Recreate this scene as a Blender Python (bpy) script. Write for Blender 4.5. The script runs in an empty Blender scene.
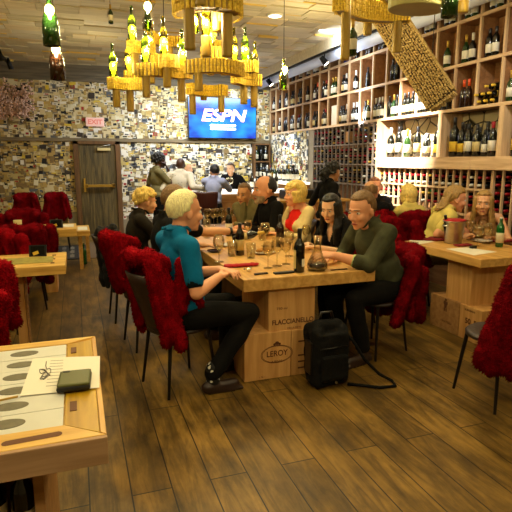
import bpy, bmesh, math, random
from math import sin, cos, pi, radians as rad
from mathutils import Vector as V, Matrix, noise
random.seed(7)
scene = bpy.context.scene
COL = scene.collection

# ---------------------------------------------------------------- camera model (used to read places off the photograph)
YAW, PITCH, FOC, CAMH = rad(19.2), rad(10.6), 512.0, 1.6
def _ray(x, y):
    r = (x-256)/FOC; u = (256-y)/FOC
    f = cos(PITCH)+u*sin(PITCH); z = u*cos(PITCH)-sin(PITCH)
    return (r*cos(YAW)+f*sin(YAW), -r*sin(YAW)+f*cos(YAW), z)
def at_z(x, y, z):
    d = _ray(x, y); t = (z-CAMH)/d[2]; return V((d[0]*t, d[1]*t, z))
def at_y(x, y, Y):
    d = _ray(x, y); t = Y/d[1]; return V((d[0]*t, Y, CAMH+d[2]*t))

# ---------------------------------------------------------------- materials
def lin(c):
    return tuple((v/12.92 if v <= .04045 else ((v+.055)/1.055)**2.4) for v in c)
def nt(name):
    m = bpy.data.materials.new(name); m.use_nodes = True
    return m, m.node_tree, m.node_tree.nodes['Principled BSDF']
def mat(name, c, rough=.6, metal=0, bump=0, bscale=40, emit=0, spec=.5, var=0, vscale=8, sheen=0):
    m, t, b = nt(name); col = lin(c)+(1,)
    b.inputs['Base Color'].default_value = col
    b.inputs['Roughness'].default_value = rough
    b.inputs['Metallic'].default_value = metal
    b.inputs['Specular IOR Level'].default_value = spec
    if sheen: b.inputs['Sheen Weight'].default_value = sheen
    if emit:
        b.inputs['Emission Color'].default_value = col; b.inputs['Emission Strength'].default_value = emit
    if bump or var:
        tc = t.nodes.new('ShaderNodeTexCoord')
        if bump:
            n = t.nodes.new('ShaderNodeTexNoise'); n.inputs['Scale'].default_value = bscale; n.inputs['Detail'].default_value = 4
            bp = t.nodes.new('ShaderNodeBump'); bp.inputs['Strength'].default_value = bump; bp.inputs['Distance'].default_value = .02
            t.links.new(tc.outputs['Object'], n.inputs['Vector']); t.links.new(n.outputs['Fac'], bp.inputs['Height']); t.links.new(bp.outputs['Normal'], b.inputs['Normal'])
        if var:
            n2 = t.nodes.new('ShaderNodeTexNoise'); n2.inputs['Scale'].default_value = vscale; n2.inputs['Detail'].default_value = 5
            r = t.nodes.new('ShaderNodeValToRGB')
            r.color_ramp.elements[0].position = .3; r.color_ramp.elements[1].position = .7
            r.color_ramp.elements[0].color = tuple(v*(1-var) for v in col[:3])+(1,)
            r.color_ramp.elements[1].color = tuple(min(1, v*(1+var)) for v in col[:3])+(1,)
            t.links.new(tc.outputs['Object'], n2.inputs['Vector']); t.links.new(n2.outputs['Fac'], r.inputs['Fac']); t.links.new(r.outputs['Color'], b.inputs['Base Color'])
    return m
def wood(name, c1, c2, axis='Y', rough=.5, scale=1.0, bump=.15, spec=.4):
    m, t, b = nt(name); N = t.nodes.new; L = t.links.new
    tc = N('ShaderNodeTexCoord'); mp = N('ShaderNodeMapping')
    s = {'X': (1.2, 14, 14), 'Y': (14, 1.2, 14), 'Z': (14, 14, 1.2)}[axis]
    mp.inputs['Scale'].default_value = tuple(v*scale for v in s)
    n = N('ShaderNodeTexNoise'); n.inputs['Scale'].default_value = 1.6; n.inputs['Detail'].default_value = 7; n.inputs['Distortion'].default_value = .6
    r = N('ShaderNodeValToRGB'); r.color_ramp.elements[0].position = .32; r.color_ramp.elements[1].position = .68
    r.color_ramp.elements[0].color = lin(c1)+(1,); r.color_ramp.elements[1].color = lin(c2)+(1,)
    bp = N('ShaderNodeBump'); bp.inputs['Strength'].default_value = bump; bp.inputs['Distance'].default_value = .01
    L(tc.outputs['Object'], mp.inputs['Vector']); L(mp.outputs['Vector'], n.inputs['Vector']); L(n.outputs['Fac'], r.inputs['Fac'])
    L(r.outputs['Color'], b.inputs['Base Color']); L(n.outputs['Fac'], bp.inputs['Height']); L(bp.outputs['Normal'], b.inputs['Normal'])
    b.inputs['Roughness'].default_value = rough; b.inputs['Specular IOR Level'].default_value = spec
    return m
def clear_glass(name, tint, strength=.55, gloss=.05):
    m = bpy.data.materials.new(name); m.use_nodes = True; t = m.node_tree; t.nodes.clear(); N = t.nodes.new; L = t.links.new
    o = N('ShaderNodeOutputMaterial'); mx = N('ShaderNodeMixShader'); tr = N('ShaderNodeBsdfTransparent'); gl = N('ShaderNodeBsdfGlossy')
    lw = N('ShaderNodeLayerWeight'); lw.inputs['Blend'].default_value = .35; ad = N('ShaderNodeMath'); ad.operation = 'MULTIPLY_ADD'
    ad.inputs[1].default_value = strength; ad.inputs[2].default_value = gloss; ad.use_clamp = True
    tr.inputs['Color'].default_value = lin(tint)+(1,); gl.inputs['Roughness'].default_value = .04
    gl.inputs['Color'].default_value = (.95, .95, .9, 1)
    L(lw.outputs['Fresnel'], ad.inputs[0]); L(ad.outputs[0], mx.inputs[0]); L(tr.outputs[0], mx.inputs[1]); L(gl.outputs[0], mx.inputs[2]); L(mx.outputs[0], o.inputs[0])
    return m
def floor_mat():
    m, t, b = nt('floor_planks'); N = t.nodes.new; L = t.links.new
    tc = N('ShaderNodeTexCoord'); mp = N('ShaderNodeMapping'); mp.inputs['Rotation'].default_value = (0, 0, rad(90)); mp.inputs['Location'].default_value = (0, .03, 0)
    br = N('ShaderNodeTexBrick'); br.offset = .37; br.offset_frequency = 2
    br.inputs['Scale'].default_value = 1; br.inputs['Brick Width'].default_value = 2.3; br.inputs['Row Height'].default_value = .195
    br.inputs['Mortar Size'].default_value = .004; br.inputs['Mortar Smooth'].default_value = .3; br.inputs['Bias'].default_value = 0
    br.inputs['Color1'].default_value = lin((.58, .46, .21))+(1,); br.inputs['Color2'].default_value = lin((.46, .36, .16))+(1,); br.inputs['Mortar'].default_value = lin((.13, .09, .05))+(1,)
    L(tc.outputs['Object'], mp.inputs['Vector']); L(mp.outputs['Vector'], br.inputs['Vector'])
    mp2 = N('ShaderNodeMapping'); mp2.inputs['Scale'].default_value = (7, .9, 1); L(tc.outputs['Object'], mp2.inputs['Vector'])
    n = N('ShaderNodeTexNoise'); n.inputs['Scale'].default_value = 2.2; n.inputs['Detail'].default_value = 9; n.inputs['Roughness'].default_value = .62; n.inputs['Distortion'].default_value = 1.2
    L(mp2.outputs['Vector'], n.inputs['Vector'])
    r = N('ShaderNodeValToRGB'); r.color_ramp.elements[0].position = .28; r.color_ramp.elements[0].color = (.20, .16, .12, 1)
    r.color_ramp.elements[1].position = .66; r.color_ramp.elements[1].color = (1.12, 1.05, .95, 1)
    L(n.outputs['Fac'], r.inputs['Fac'])
    mp3 = N('ShaderNodeMapping'); mp3.inputs['Scale'].default_value = (2.2, 1.1, 1); L(tc.outputs['Object'], mp3.inputs['Vector'])
    n3 = N('ShaderNodeTexNoise'); n3.inputs['Scale'].default_value = 2.1; n3.inputs['Detail'].default_value = 8; n3.inputs['Roughness'].default_value = .6; L(mp3.outputs['Vector'], n3.inputs['Vector'])
    r3 = N('ShaderNodeValToRGB'); r3.color_ramp.elements[0].position = .33; r3.color_ramp.elements[0].color = (.20, .19, .17, 1); r3.color_ramp.elements[1].position = .62; r3.color_ramp.elements[1].color = (1, 1, 1, 1)
    L(n3.outputs['Fac'], r3.inputs['Fac'])
    m1 = N('ShaderNodeMix'); m1.data_type = 'RGBA'; m1.blend_type = 'MULTIPLY'; m1.inputs['Factor'].default_value = .85
    L(br.outputs['Color'], m1.inputs['A']); L(r.outputs['Color'], m1.inputs['B'])
    m2 = N('ShaderNodeMix'); m2.data_type = 'RGBA'; m2.blend_type = 'MULTIPLY'; m2.inputs['Factor'].default_value = .9
    L(m1.outputs['Result'], m2.inputs['A']); L(r3.outputs['Color'], m2.inputs['B']); L(m2.outputs['Result'], b.inputs['Base Color'])
    bp = N('ShaderNodeBump'); bp.inputs['Strength'].default_value = .25; bp.inputs['Distance'].default_value = .01
    L(n.outputs['Fac'], bp.inputs['Height']); L(bp.outputs['Normal'], b.inputs['Normal'])
    b.inputs['Roughness'].default_value = .42; b.inputs['Specular IOR Level'].default_value = .35
    return m
def stone_mat():
    m, t, b = nt('crazy_stone'); N = t.nodes.new; L = t.links.new
    tc = N('ShaderNodeTexCoord'); v1 = N('ShaderNodeTexVoronoi'); v1.feature = 'DISTANCE_TO_EDGE'; v1.inputs['Scale'].default_value = 5.5
    v2 = N('ShaderNodeTexVoronoi'); v2.inputs['Scale'].default_value = 5.5
    L(tc.outputs['Object'], v1.inputs['Vector']); L(tc.outputs['Object'], v2.inputs['Vector'])
    r = N('ShaderNodeValToRGB'); r.color_ramp.elements[0].position = .02; r.color_ramp.elements[0].color = (.03, .025, .02, 1); r.color_ramp.elements[1].position = .07; r.color_ramp.elements[1].color = (1, 1, 1, 1)
    L(v1.outputs['Distance'], r.inputs['Fac'])
    hs = N('ShaderNodeMix'); hs.data_type = 'RGBA'; hs.inputs['A'].default_value = lin((.66, .60, .46))+(1,); hs.inputs['B'].default_value = lin((.80, .74, .58))+(1,)
    sp = N('ShaderNodeSeparateColor'); L(v2.outputs['Color'], sp.inputs[0]); L(sp.outputs[0], hs.inputs['Factor'])
    mx = N('ShaderNodeMix'); mx.data_type = 'RGBA'; mx.blend_type = 'MULTIPLY'; mx.inputs['Factor'].default_value = 1
    L(hs.outputs['Result'], mx.inputs['A']); L(r.outputs['Color'], mx.inputs['B']); L(mx.outputs['Result'], b.inputs['Base Color']); b.inputs['Roughness'].default_value = .9
    bp = N('ShaderNodeBump'); bp.inputs['Strength'].default_value = .6; bp.inputs['Distance'].default_value = .02
    L(r.outputs['Color'], bp.inputs['Height']); L(bp.outputs['Normal'], b.inputs['Normal'])
    return m
def cork_mat(name, sx, sz, ends=False):
    m, t, b = nt(name); N = t.nodes.new; L = t.links.new
    tc = N('ShaderNodeTexCoord'); n = N('ShaderNodeTexNoise'); n.inputs['Scale'].default_value = 60; n.inputs['Detail'].default_value = 5
    r = N('ShaderNodeValToRGB'); r.color_ramp.elements[0].position = .3; r.color_ramp.elements[0].color = lin((.72, .58, .15))+(1,); r.color_ramp.elements[1].position = .7; r.color_ramp.elements[1].color = lin((.95, .81, .28))+(1,)
    L(tc.outputs['Object'], n.inputs['Vector']); L(n.outputs['Fac'], r.inputs['Fac']); L(r.outputs['Color'], b.inputs['Base Color'])
    b.inputs['Roughness'].default_value = .85
    return m
def checker_mat(name, c1, c2, scale):
    m, t, b = nt(name); N = t.nodes.new; L = t.links.new
    tc = N('ShaderNodeTexCoord'); v = N('ShaderNodeTexVoronoi'); v.inputs['Scale'].default_value = scale
    r = N('ShaderNodeValToRGB'); r.color_ramp.interpolation = 'CONSTANT'; r.color_ramp.elements[0].color = lin(c2)+(1,); r.color_ramp.elements[1].position = .42; r.color_ramp.elements[1].color = lin(c1)+(1,)
    L(tc.outputs['Object'], v.inputs['Vector']); L(v.outputs['Distance'], r.inputs['Fac']); L(r.outputs['Color'], b.inputs['Base Color']); b.inputs['Roughness'].default_value = .8
    return m

M = {}
M['floor'] = floor_mat(); M['stone'] = stone_mat()
M['plaster'] = mat('wall_plaster', (.55, .50, .40), .9, bump=.2, bscale=30)
M['pine'] = wood('pale_pine', (.72, .58, .42), (.87, .75, .58), 'Y', .55)
M['pine_shaded'] = wood('shaded_brown_pine', (.50, .34, .20), (.62, .44, .27), 'Y', .6)  # browner than the pale front edges, cubby shade put into the colour
M['pine_v'] = wood('pale_pine_upright', (.72, .58, .42), (.87, .75, .58), 'Z', .55)
M['table'] = wood('honey_table_wood', (.72, .53, .26), (.85, .67, .38), 'Y', .42)
M['rack_wood_shaded'] = wood('shaded_rack_wood', (.44, .39, .33), (.58, .52, .45), 'Z', .6); M['edge_board'] = wood('dull_edge_board', (.58, .45, .32), (.70, .56, .42), 'X', .6); M['golden'] = wood('golden_panel_wood', (.60, .45, .05), (.78, .62, .14), 'Y', .35); M['table_x'] = wood('honey_wood_cross', (.74, .56, .24), (.90, .74, .40), 'X', .42)
M['crate'] = wood('crate_wood', (.74, .54, .30), (.84, .65, .40), 'Z', .6)
M['crate_dark'] = wood('crate_wood_worn', (.58, .42, .25), (.70, .53, .33), 'X', .6)
M['door'] = wood('door_wood', (.24, .20, .11), (.44, .37, .21), 'Z', .6, 1.2, .5)
M['frame'] = wood('door_frame_wood', (.36, .24, .12), (.46, .32, .17), 'Z', .6)
M['trim'] = wood('trim_wood', (.42, .36, .26), (.54, .47, .34), 'X', .6)
for i, c in enumerate([((.82, .77, .64), (.90, .85, .72)), ((.74, .69, .56), (.84, .79, .65)), ((.82, .75, .60), (.91, .84, .70)), ((.66, .62, .52), (.77, .72, .61)), ((.84, .70, .34), (.92, .80, .44)), ((.80, .76, .67), (.89, .85, .76))]):
    M['ceil%d' % i] = wood('ceiling_board_%s' % 'abcdef'[i], c[0], c[1], 'X', .75, .8)
M['grey_plank'] = wood('grey_plank', (.36, .33, .27), (.48, .44, .36), 'X', .75)
M['barwood'] = wood('bar_wood', (.55, .36, .16), (.68, .48, .24), 'X', .5)
M['cork'] = cork_mat('cork', 1, 1)
M['corkb'] = cork_mat('pale_cork', 1, 1); _r = M['corkb'].node_tree.nodes['Color Ramp'].color_ramp; _r.elements[0].color = lin((.58, .47, .28))+(1,); _r.elements[1].color = lin((.80, .70, .46))+(1,)
M['post'] = wood('chandelier_post_wood', (.52, .41, .12), (.66, .54, .19), 'Z', .5)
M['band_core'] = mat('band_core_ply', (.55, .45, .24), .7, var=.2)
M['olive_ply'] = mat('olive_ply_underside', (.66, .63, .36), .6, var=.15, vscale=5)
M['metal'] = mat('brushed_steel', (.72, .70, .66), .28, 1, var=.15, vscale=20)
M['brass'] = mat('worn_brass', (.78, .64, .32), .3, 1)
M['black_metal'] = mat('black_metal', (.05, .05, .05), .4, .6)
M['chairleg'] = mat('chair_leg_dark', (.09, .07, .06), .4, .3)
M['shell'] = mat('chair_shell_brown', (.17, .11, .08), .45, bump=.1)
M['tanshell'] = mat('chair_shell_cream', (.60, .50, .32), .5, bump=.1)
M['fur'] = mat('red_sheepskin', (.54, .025, .07), .95, bump=.6, bscale=90, var=.3, vscale=18, spec=.05)
M['furd'] = mat('dark_red_sheepskin', (.44, .02, .06), .95, bump=.6, bscale=90, var=.3, vscale=18, spec=.05)
M['coat'] = mat('black_coat_cloth', (.06, .055, .05), .9, bump=.4, bscale=25)
M['duct'] = mat('white_duct', (.88, .92, 1.0), .35)
M['tv_bezel'] = mat('tv_bezel', (.03, .03, .03), .3)
M['white'] = mat('white_paper', (.90, .88, .82), .8)
M['board'] = mat('grey_white_board', (.80, .80, .77), .5, var=.06)
M['hole'] = mat('grey_recess', (.40, .38, .30), .6, var=.2, vscale=30)
M['slot'] = mat('slot_brown', (.38, .22, .10), .7)
M['ink'] = mat('brown_stamp_ink', (.36, .20, .10), .8)
M['print'] = mat('grey_print', (.45, .43, .40), .8)
M['phone'] = mat('olive_phone_case', (.32, .33, .13), .45)
M['black'] = mat('black_plastic', (.03, .03, .03), .35)
M['blackcloth'] = mat('black_bag_fabric', (.03, .028, .026), .85, spec=.2, bump=.3, bscale=60)
M['napkin'] = mat('red_napkin', (.66, .05, .10), .8, bump=.2, bscale=40)
M['rednap'] = mat('deep_red_napkin', (.48, .04, .07), .85, bump=.2, bscale=40)
M['wine'] = mat('red_wine', (.16, .015, .03), .08, spec=.6)
M['glass'] = clear_glass('clear_glass', (.97, .96, .92))
M['greenglass'] = clear_glass('green_glass', (.45, .62, .16), .8, .10)
M['yelglass'] = clear_glass('yellow_green_glass', (.72, .70, .25), .8, .08)
M['dkglass'] = mat('dark_bottle_glass', (.035, .04, .025), .12, spec=.7)
M['grglass'] = mat('green_bottle_glass', (.10, .20, .06), .1, spec=.7)
M['brglass'] = mat('brown_bottle_glass', (.14, .07, .03), .12, spec=.7)
M['wtgreen'] = mat('water_bottle_green', (.06, .33, .12), .12, spec=.7)
M['lab_w'] = mat('white_label', (.90, .88, .80), .7); M['lab_c'] = mat('cream_label', (.82, .74, .50), .7); M['lab_y'] = mat('yellow_label', (.85, .70, .20), .7)
M['foil_r'] = mat('red_foil', (.55, .04, .08), .35); M['foil_k'] = mat('black_foil', (.05, .04, .05), .35); M['foil_g'] = mat('gold_foil', (.72, .58, .22), .35, .5); M['foil_w'] = mat('white_foil', (.82, .80, .74), .4)
M['foil_o'] = mat('orange_foil', (.85, .30, .08), .4)
M['carton'] = mat('white_carton', (.86, .83, .75), .7)
M['bluebox'] = mat('blue_carton', (.10, .14, .45), .6); M['greycarton'] = mat('grey_gift_box', (.30, .33, .36), .6)
M['ceramic'] = mat('white_ceramic', (.85, .82, .74), .2)
M['bread'] = mat('bread_crust', (.72, .50, .22), .8, bump=.3)
M['darkdish'] = mat('dark_dish', (.10, .09, .07), .25)
M['bulb'] = mat('bulb_glow', (1, .80, .34), .4, emit=90)
M['lamp_glow'] = mat('downlight_glow', (1, .93, .80), .4, emit=12)
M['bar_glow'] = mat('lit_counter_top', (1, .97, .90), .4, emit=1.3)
M['exit'] = mat('exit_sign_face', (.95, .76, .71), .5, emit=.15)
M['exit_red'] = mat('exit_sign_letters', (.88, .50, .45), .5, emit=.2)
M['flower'] = mat('dried_pink_flowers', (.84, .70, .64), .9, var=.25, vscale=15)
M['twig'] = mat('dried_twigs', (.30, .20, .13), .9)
M['mat_dark'] = mat('door_mat_dark', (.10, .085, .07), .9, bump=.3, bscale=80)
M['mat_grey'] = mat('door_mat_print', (.42, .39, .33), .9)
M['tan_mat'] = mat('tan_runner', (.38, .30, .20), .9)
M['screen_txt'] = mat('screen_white', (1, .97, .98), .5, emit=3.2)
M['screen_pink'] = mat('screen_pink_edge', (1, .62, .78), .5, emit=1.6)
def screen_mat():
    m, t, b = nt('tv_picture'); N = t.nodes.new; L = t.links.new
    tc = N('ShaderNodeTexCoord'); mp = N('ShaderNodeMapping'); mp.inputs['Scale'].default_value = (.95, 1, 1.35)
    g = N('ShaderNodeTexNoise'); g.inputs['Scale'].default_value = 2.0; g.inputs['Detail'].default_value = 2
    r = N('ShaderNodeValToRGB'); r.color_ramp.elements[0].position = .34; r.color_ramp.elements[0].color = lin((.03, .16, .72))+(1,); r.color_ramp.elements[1].position = .68; r.color_ramp.elements[1].color = lin((.16, .66, .98))+(1,)
    L(tc.outputs['Object'], mp.inputs['Vector']); L(mp.outputs['Vector'], g.inputs['Vector']); L(g.outputs['Fac'], r.inputs['Fac'])
    L(r.outputs['Color'], b.inputs['Emission Color']); b.inputs['Emission Strength'].default_value = 1.5; b.inputs['Base Color'].default_value = (.01, .01, .02, 1); b.inputs['Roughness'].default_value = .2
    return m
M['screen'] = screen_mat()
SK = {'fair': mat('skin_fair', (.90, .68, .52), .5, var=.06), 'ruddy': mat('skin_ruddy', (.88, .62, .46), .5, var=.08), 'light': mat('skin_light', (.92, .73, .57), .5, var=.05), 'tan': mat('skin_tan', (.82, .60, .42), .5, var=.06), 'dark': mat('skin_dark', (.27, .16, .10), .45, var=.08), 'brown': mat('skin_brown', (.52, .34, .22), .5)}
def hairm(n, c):
    m = mat(n, c, .5, bump=.55, bscale=1, var=.28, vscale=1); t = m.node_tree
    tc = next(x for x in t.nodes if x.type == 'TEX_COORD'); mp = t.nodes.new('ShaderNodeMapping'); mp.inputs['Scale'].default_value = (130, 130, 22)
    t.links.new(tc.outputs['Object'], mp.inputs['Vector'])
    for x in t.nodes:
        if x.type == 'TEX_NOISE': t.links.new(mp.outputs['Vector'], x.inputs['Vector'])
    return m
HR = {'white': hairm('hair_white', (.93, .87, .64)), 'grey': hairm('hair_grey', (.48, .42, .32)), 'brown': hairm('hair_brown', (.30, .21, .11)), 'sandy': hairm('hair_sandy', (.46, .34, .20)), 'black': hairm('hair_black', (.045, .032, .028)), 'blond': hairm('hair_blond', (.90, .77, .40)), 'dblond': hairm('hair_dark_blond', (.62, .48, .24)), 'salt': hairm('beard_grey', (.62, .56, .47)), 'red': hairm('hair_reddish', (.48, .27, .13)), 'afro': hairm('hair_afro', (.05, .04, .035))}
M['eyewhite'] = mat('eye_white', (.82, .79, .74), .3); M['iris'] = mat('eye_iris', (.07, .05, .04), .2); M['lip'] = mat('lips', (.62, .28, .24), .5); M['lipdk'] = mat('lips_dark', (.28, .12, .10), .5)
CL = {}
def cloth(n, c, **k):
    CL[n] = mat('cloth_'+n, c, .9, spec=.15, bump=k.get('bump', .25), bscale=k.get('bs', 18), var=k.get('var', .15), vscale=9); return CL[n]
cloth('teal', (.02, .38, .55)); cloth('teal_trim', (.03, .08, .10)); cloth('black', (.05, .045, .045)); cloth('charcoal', (.10, .095, .09)); cloth('olive', (.25, .255, .18), var=.4); cloth('pale_green', (.68, .74, .50))
cloth('cream', (.86, .78, .56)); cloth('red', (.85, .14, .10)); cloth('khaki', (.46, .43, .29)); cloth('white', (.82, .80, .72)); cloth('hoodie', (.60, .63, .74)); cloth('hoodie_dk', (.16, .17, .20)); cloth('yellow', (.80, .72, .38)); cloth('tanlace', (.72, .56, .32)); cloth('dkpants', (.06, .055, .05)); cloth('stripe', (.15, .13, .10)); cloth('khakipants', (.52, .48, .30)); cloth('apron', (.26, .22, .16))
CL['sock'] = checker_mat('sock_flowers', (.05, .05, .05), (.85, .85, .80), 38)
CL['dots'] = checker_mat('shirt_small_print', (.82, .79, .70), (.28, .24, .20), 26)
bpy.data.materials['shirt_small_print'].node_tree.nodes['Color Ramp'].color_ramp.elements[1].position = .16
CL['shoe'] = mat('brown_leather_shoe', (.16, .09, .06), .45)

# ---------------------------------------------------------------- mesh helpers
class MB:
    def __init__(s): s.v = []; s.f = []; s.m = []
    def add(s, vs, fs, mi=0):
        b = len(s.v); s.v += [tuple(v) for v in vs]; s.f += [tuple(i+b for i in f) for f in fs]; s.m += [mi]*len(fs); return s
    def box(s, lo, hi, mi=0, mx=None):
        x0, y0, z0 = lo; x1, y1, z1 = hi
        vs = [V(p) for p in ((x0, y0, z0), (x1, y0, z0), (x1, y1, z0), (x0, y1, z0), (x0, y0, z1), (x1, y0, z1), (x1, y1, z1), (x0, y1, z1))]
        if mx: vs = [mx @ v for v in vs]
        return s.add(vs, [(0, 3, 2, 1), (4, 5, 6, 7), (0, 1, 5, 4), (1, 2, 6, 5), (2, 3, 7, 6), (3, 0, 4, 7)], mi)
    def tube(s, pts, rs, n=10, mi=0, cap=True):
        pts = [V(p) for p in pts]
        if not isinstance(rs, (list, tuple)): rs = [rs]*len(pts)
        vs = []; fs = []; pa = None
        for i, p in enumerate(pts):
            d = (pts[min(i+1, len(pts)-1)]-pts[max(i-1, 0)]).normalized()
            if pa is None: a = d.orthogonal().normalized()
            else: a = (pa-d*pa.dot(d)).normalized()
            pa = a; b = d.cross(a)
            for k in range(n):
                t = 2*pi*k/n; vs.append(p+(a*cos(t)+b*sin(t))*rs[i])
        for i in range(len(pts)-1):
            for k in range(n):
                fs.append((i*n+k, i*n+(k+1) % n, (i+1)*n+(k+1) % n, (i+1)*n+k))
        if cap: fs.append(tuple(reversed(range(n)))); fs.append(tuple(range((len(pts)-1)*n, len(pts)*n)))
        return s.add(vs, fs, mi)
    def lathe(s, prof, n=14, mi=0, mx=None, close=False, cap0=True):
        vs = []; fs = []; q = len(prof)
        for (r, z) in prof:
            for k in range(n):
                t = 2*pi*k/n; v = V((r*cos(t), r*sin(t), z)); vs.append(mx @ v if mx else v)
        for i in range(q-1):
            for k in range(n): fs.append((i*n+k, i*n+(k+1) % n, (i+1)*n+(k+1) % n, (i+1)*n+k))
        if prof[0][0] > 1e-4 and cap0: fs.append(tuple(reversed(range(n))))
        if prof[-1][0] > 1e-4 and not close: fs.append(tuple(range((q-1)*n, q*n)))
        return s.add(vs, fs, mi)
    def ell(s, c, r, R=None, n=16, k=10, mi=0):
        c = V(c); vs = []; fs = []
        for i in range(k+1):
            ph = pi*i/k
            for j in range(n):
                t = 2*pi*j/n; v = V((r[0]*sin(ph)*cos(t), r[1]*sin(ph)*sin(t), -r[2]*cos(ph)))
                vs.append(c+(R @ v if R else v))
        for i in range(k):
            for j in range(n): fs.append((i*n+j, i*n+(j+1) % n, (i+1)*n+(j+1) % n, (i+1)*n+j))
        return s.add(vs, fs, mi)
    def cap(s, p0, r0, p1, r1, n=12, mi=0):
        p0 = V(p0); p1 = V(p1); d = (p1-p0); L = d.length
        if L < 1e-5: return s.ell(p0, (r0, r0, r0))
        d /= L; pts = []; rs = []
        for i in range(4):
            a = pi/2*(1-i/4); pts.append(p0-d*r0*sin(a)); rs.append(max(r0*cos(a), 1e-4))
        pts.append(p0); rs.append(r0); pts.append(p1); rs.append(r1)
        for i in range(1, 5):
            a = pi/2*i/4; pts.append(p1+d*r1*sin(a)); rs.append(max(r1*cos(a), 1e-4))
        return s.tube(pts, rs, n, mi)
    def mesh(s, name, mats, smooth=False):
        me = bpy.data.meshes.new(name); me.from_pydata(s.v, [], s.f)
        for m in (mats if isinstance(mats, (list, tuple)) else [mats]): me.materials.append(m)
        me.polygons.foreach_set('material_index', s.m)
        if smooth: me.polygons.foreach_set('use_smooth', [True]*len(me.polygons))
        me.update(); return me
    def build(s, name, mats, parent=None, smooth=False, bevel=0):
        me = s.mesh(name, mats, smooth)
        o = link(name, me, parent)
        if bevel:
            bm = bmesh.new(); bm.from_mesh(me); bmesh.ops.remove_doubles(bm, verts=bm.verts, dist=1e-5)
            bmesh.ops.bevel(bm, geom=[e for e in bm.edges if len(e.link_faces) == 2 and e.calc_face_angle(0) > .6], offset=bevel, segments=2, affect='EDGES', profile=.5)
            bm.to_mesh(me); bm.free()
        return o
def link(name, me, parent=None):
    o = bpy.data.objects.new(name, me); COL.objects.link(o)
    if parent is not None: o.parent = parent
    return o
def tag(o, label, cat, group=None, kind=None):
    o['label'] = label; o['category'] = cat
    if group: o['group'] = group
    if kind: o['kind'] = kind
    return o
def thing(name, label, cat, loc=(0, 0, 0), rz=0, group=None):
    o = link(name, None); o.location = loc; o.rotation_euler = (0, 0, rz); o.empty_display_size = .1
    return tag(o, label, cat, group)
def struct(o): o['kind'] = 'structure'; return o
def dup(root, loc, rz, label, group=None):
    r = root.copy(); COL.objects.link(r); r.location = loc; r.rotation_euler = (0, 0, rz); r['label'] = label
    if group: r['group'] = group
    for ch in list(root.children):
        c = ch.copy(); COL.objects.link(c); c.parent = r
        for g in ch.children:
            d = g.copy(); COL.objects.link(d); d.parent = c
    return r
def fuse(name, mb, mats, parent=None, voxel=.01, smooth=3, wob=0, wscale=8, post=None):
    me = mb.mesh('tmp', mats); o = bpy.data.objects.new('tmp', me); COL.objects.link(o)
    r = o.modifiers.new('r', 'REMESH'); r.mode = 'VOXEL'; r.voxel_size = voxel
    if smooth:
        sm = o.modifiers.new('s', 'SMOOTH'); sm.factor = .5; sm.iterations = smooth
    dg = bpy.context.evaluated_depsgraph_get()
    n = bpy.data.meshes.new_from_object(o.evaluated_get(dg)); n.name = name
    bpy.data.objects.remove(o); bpy.data.meshes.remove(me)
    if wob:
        nn = [v.normal.copy() for v in n.vertices]
        for v, q in zip(n.vertices, nn): v.co += q*wob*noise.noise(v.co*wscale)
    n.materials.clear()
    for m in (mats if isinstance(mats, (list, tuple)) else [mats]): n.materials.append(m)
    if post: post(n)
    n.polygons.foreach_set('use_smooth', [True]*len(n.polygons)); n.update()
    return link(name, n, parent)
def text_mesh(body, size, mats, name='lettering', parent=None, extrude=.001, bold=0, mx=None, shear=0, sx=1):
    cu = bpy.data.curves.new('t', 'FONT'); cu.body = body; cu.size = size; cu.align_x = 'CENTER'; cu.align_y = 'CENTER'; cu.extrude = extrude; cu.offset = bold; cu.shear = shear
    o = bpy.data.objects.new('t', cu); COL.objects.link(o)
    dg = bpy.context.evaluated_depsgraph_get(); me = bpy.data.meshes.new_from_object(o.evaluated_get(dg)); bpy.data.objects.remove(o)
    me.name = name
    if sx != 1: me.transform(Matrix.Diagonal((sx, 1, 1, 1)))
    if mx: me.transform(mx)
    me.materials.clear(); me.materials.append(mats)
    return link(name, me, parent)
UPX = Matrix.Rotation(rad(90), 4, 'X')     # text in the XZ plane, read from -Y
ORD = ['first', 'second', 'third', 'fourth', 'fifth', 'sixth', 'seventh', 'eighth', 'ninth', 'tenth', 'eleventh', 'twelfth', 'thirteenth', 'fourteenth', 'fifteenth', 'sixteenth', 'seventeenth', 'eighteenth', 'nineteenth', 'twentieth', 'twenty-first', 'twenty-second', 'twenty-third', 'twenty-fourth', 'twenty-fifth']
# ================================================================ SETTING
WX, WB, YB, CZ = 4.4, 4.75, 11.7, 3.55
XL, YF = -3.2, -2.2
struct(MB().box((XL, YF, -.1), (WB+.2, YB+.2, 0)).build('floor', M['floor']))
struct(MB().box((XL, YB, 0), (WB+.2, YB+.2, CZ+.2)).build('wall_back', M['plaster']))
struct(MB().box((WB, YF, 0), (WB+.2, YB, CZ+.2)).build('wall_right', M['plaster']))
struct(MB().box((XL-.2, YF, 0), (XL, YB+.2, CZ+.2)).build('wall_left', M['plaster']))
struct(MB().box((XL-.2, YF-.2, 0), (WB+.2, YF, CZ+.2)).build('wall_front', M['plaster']))
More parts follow.
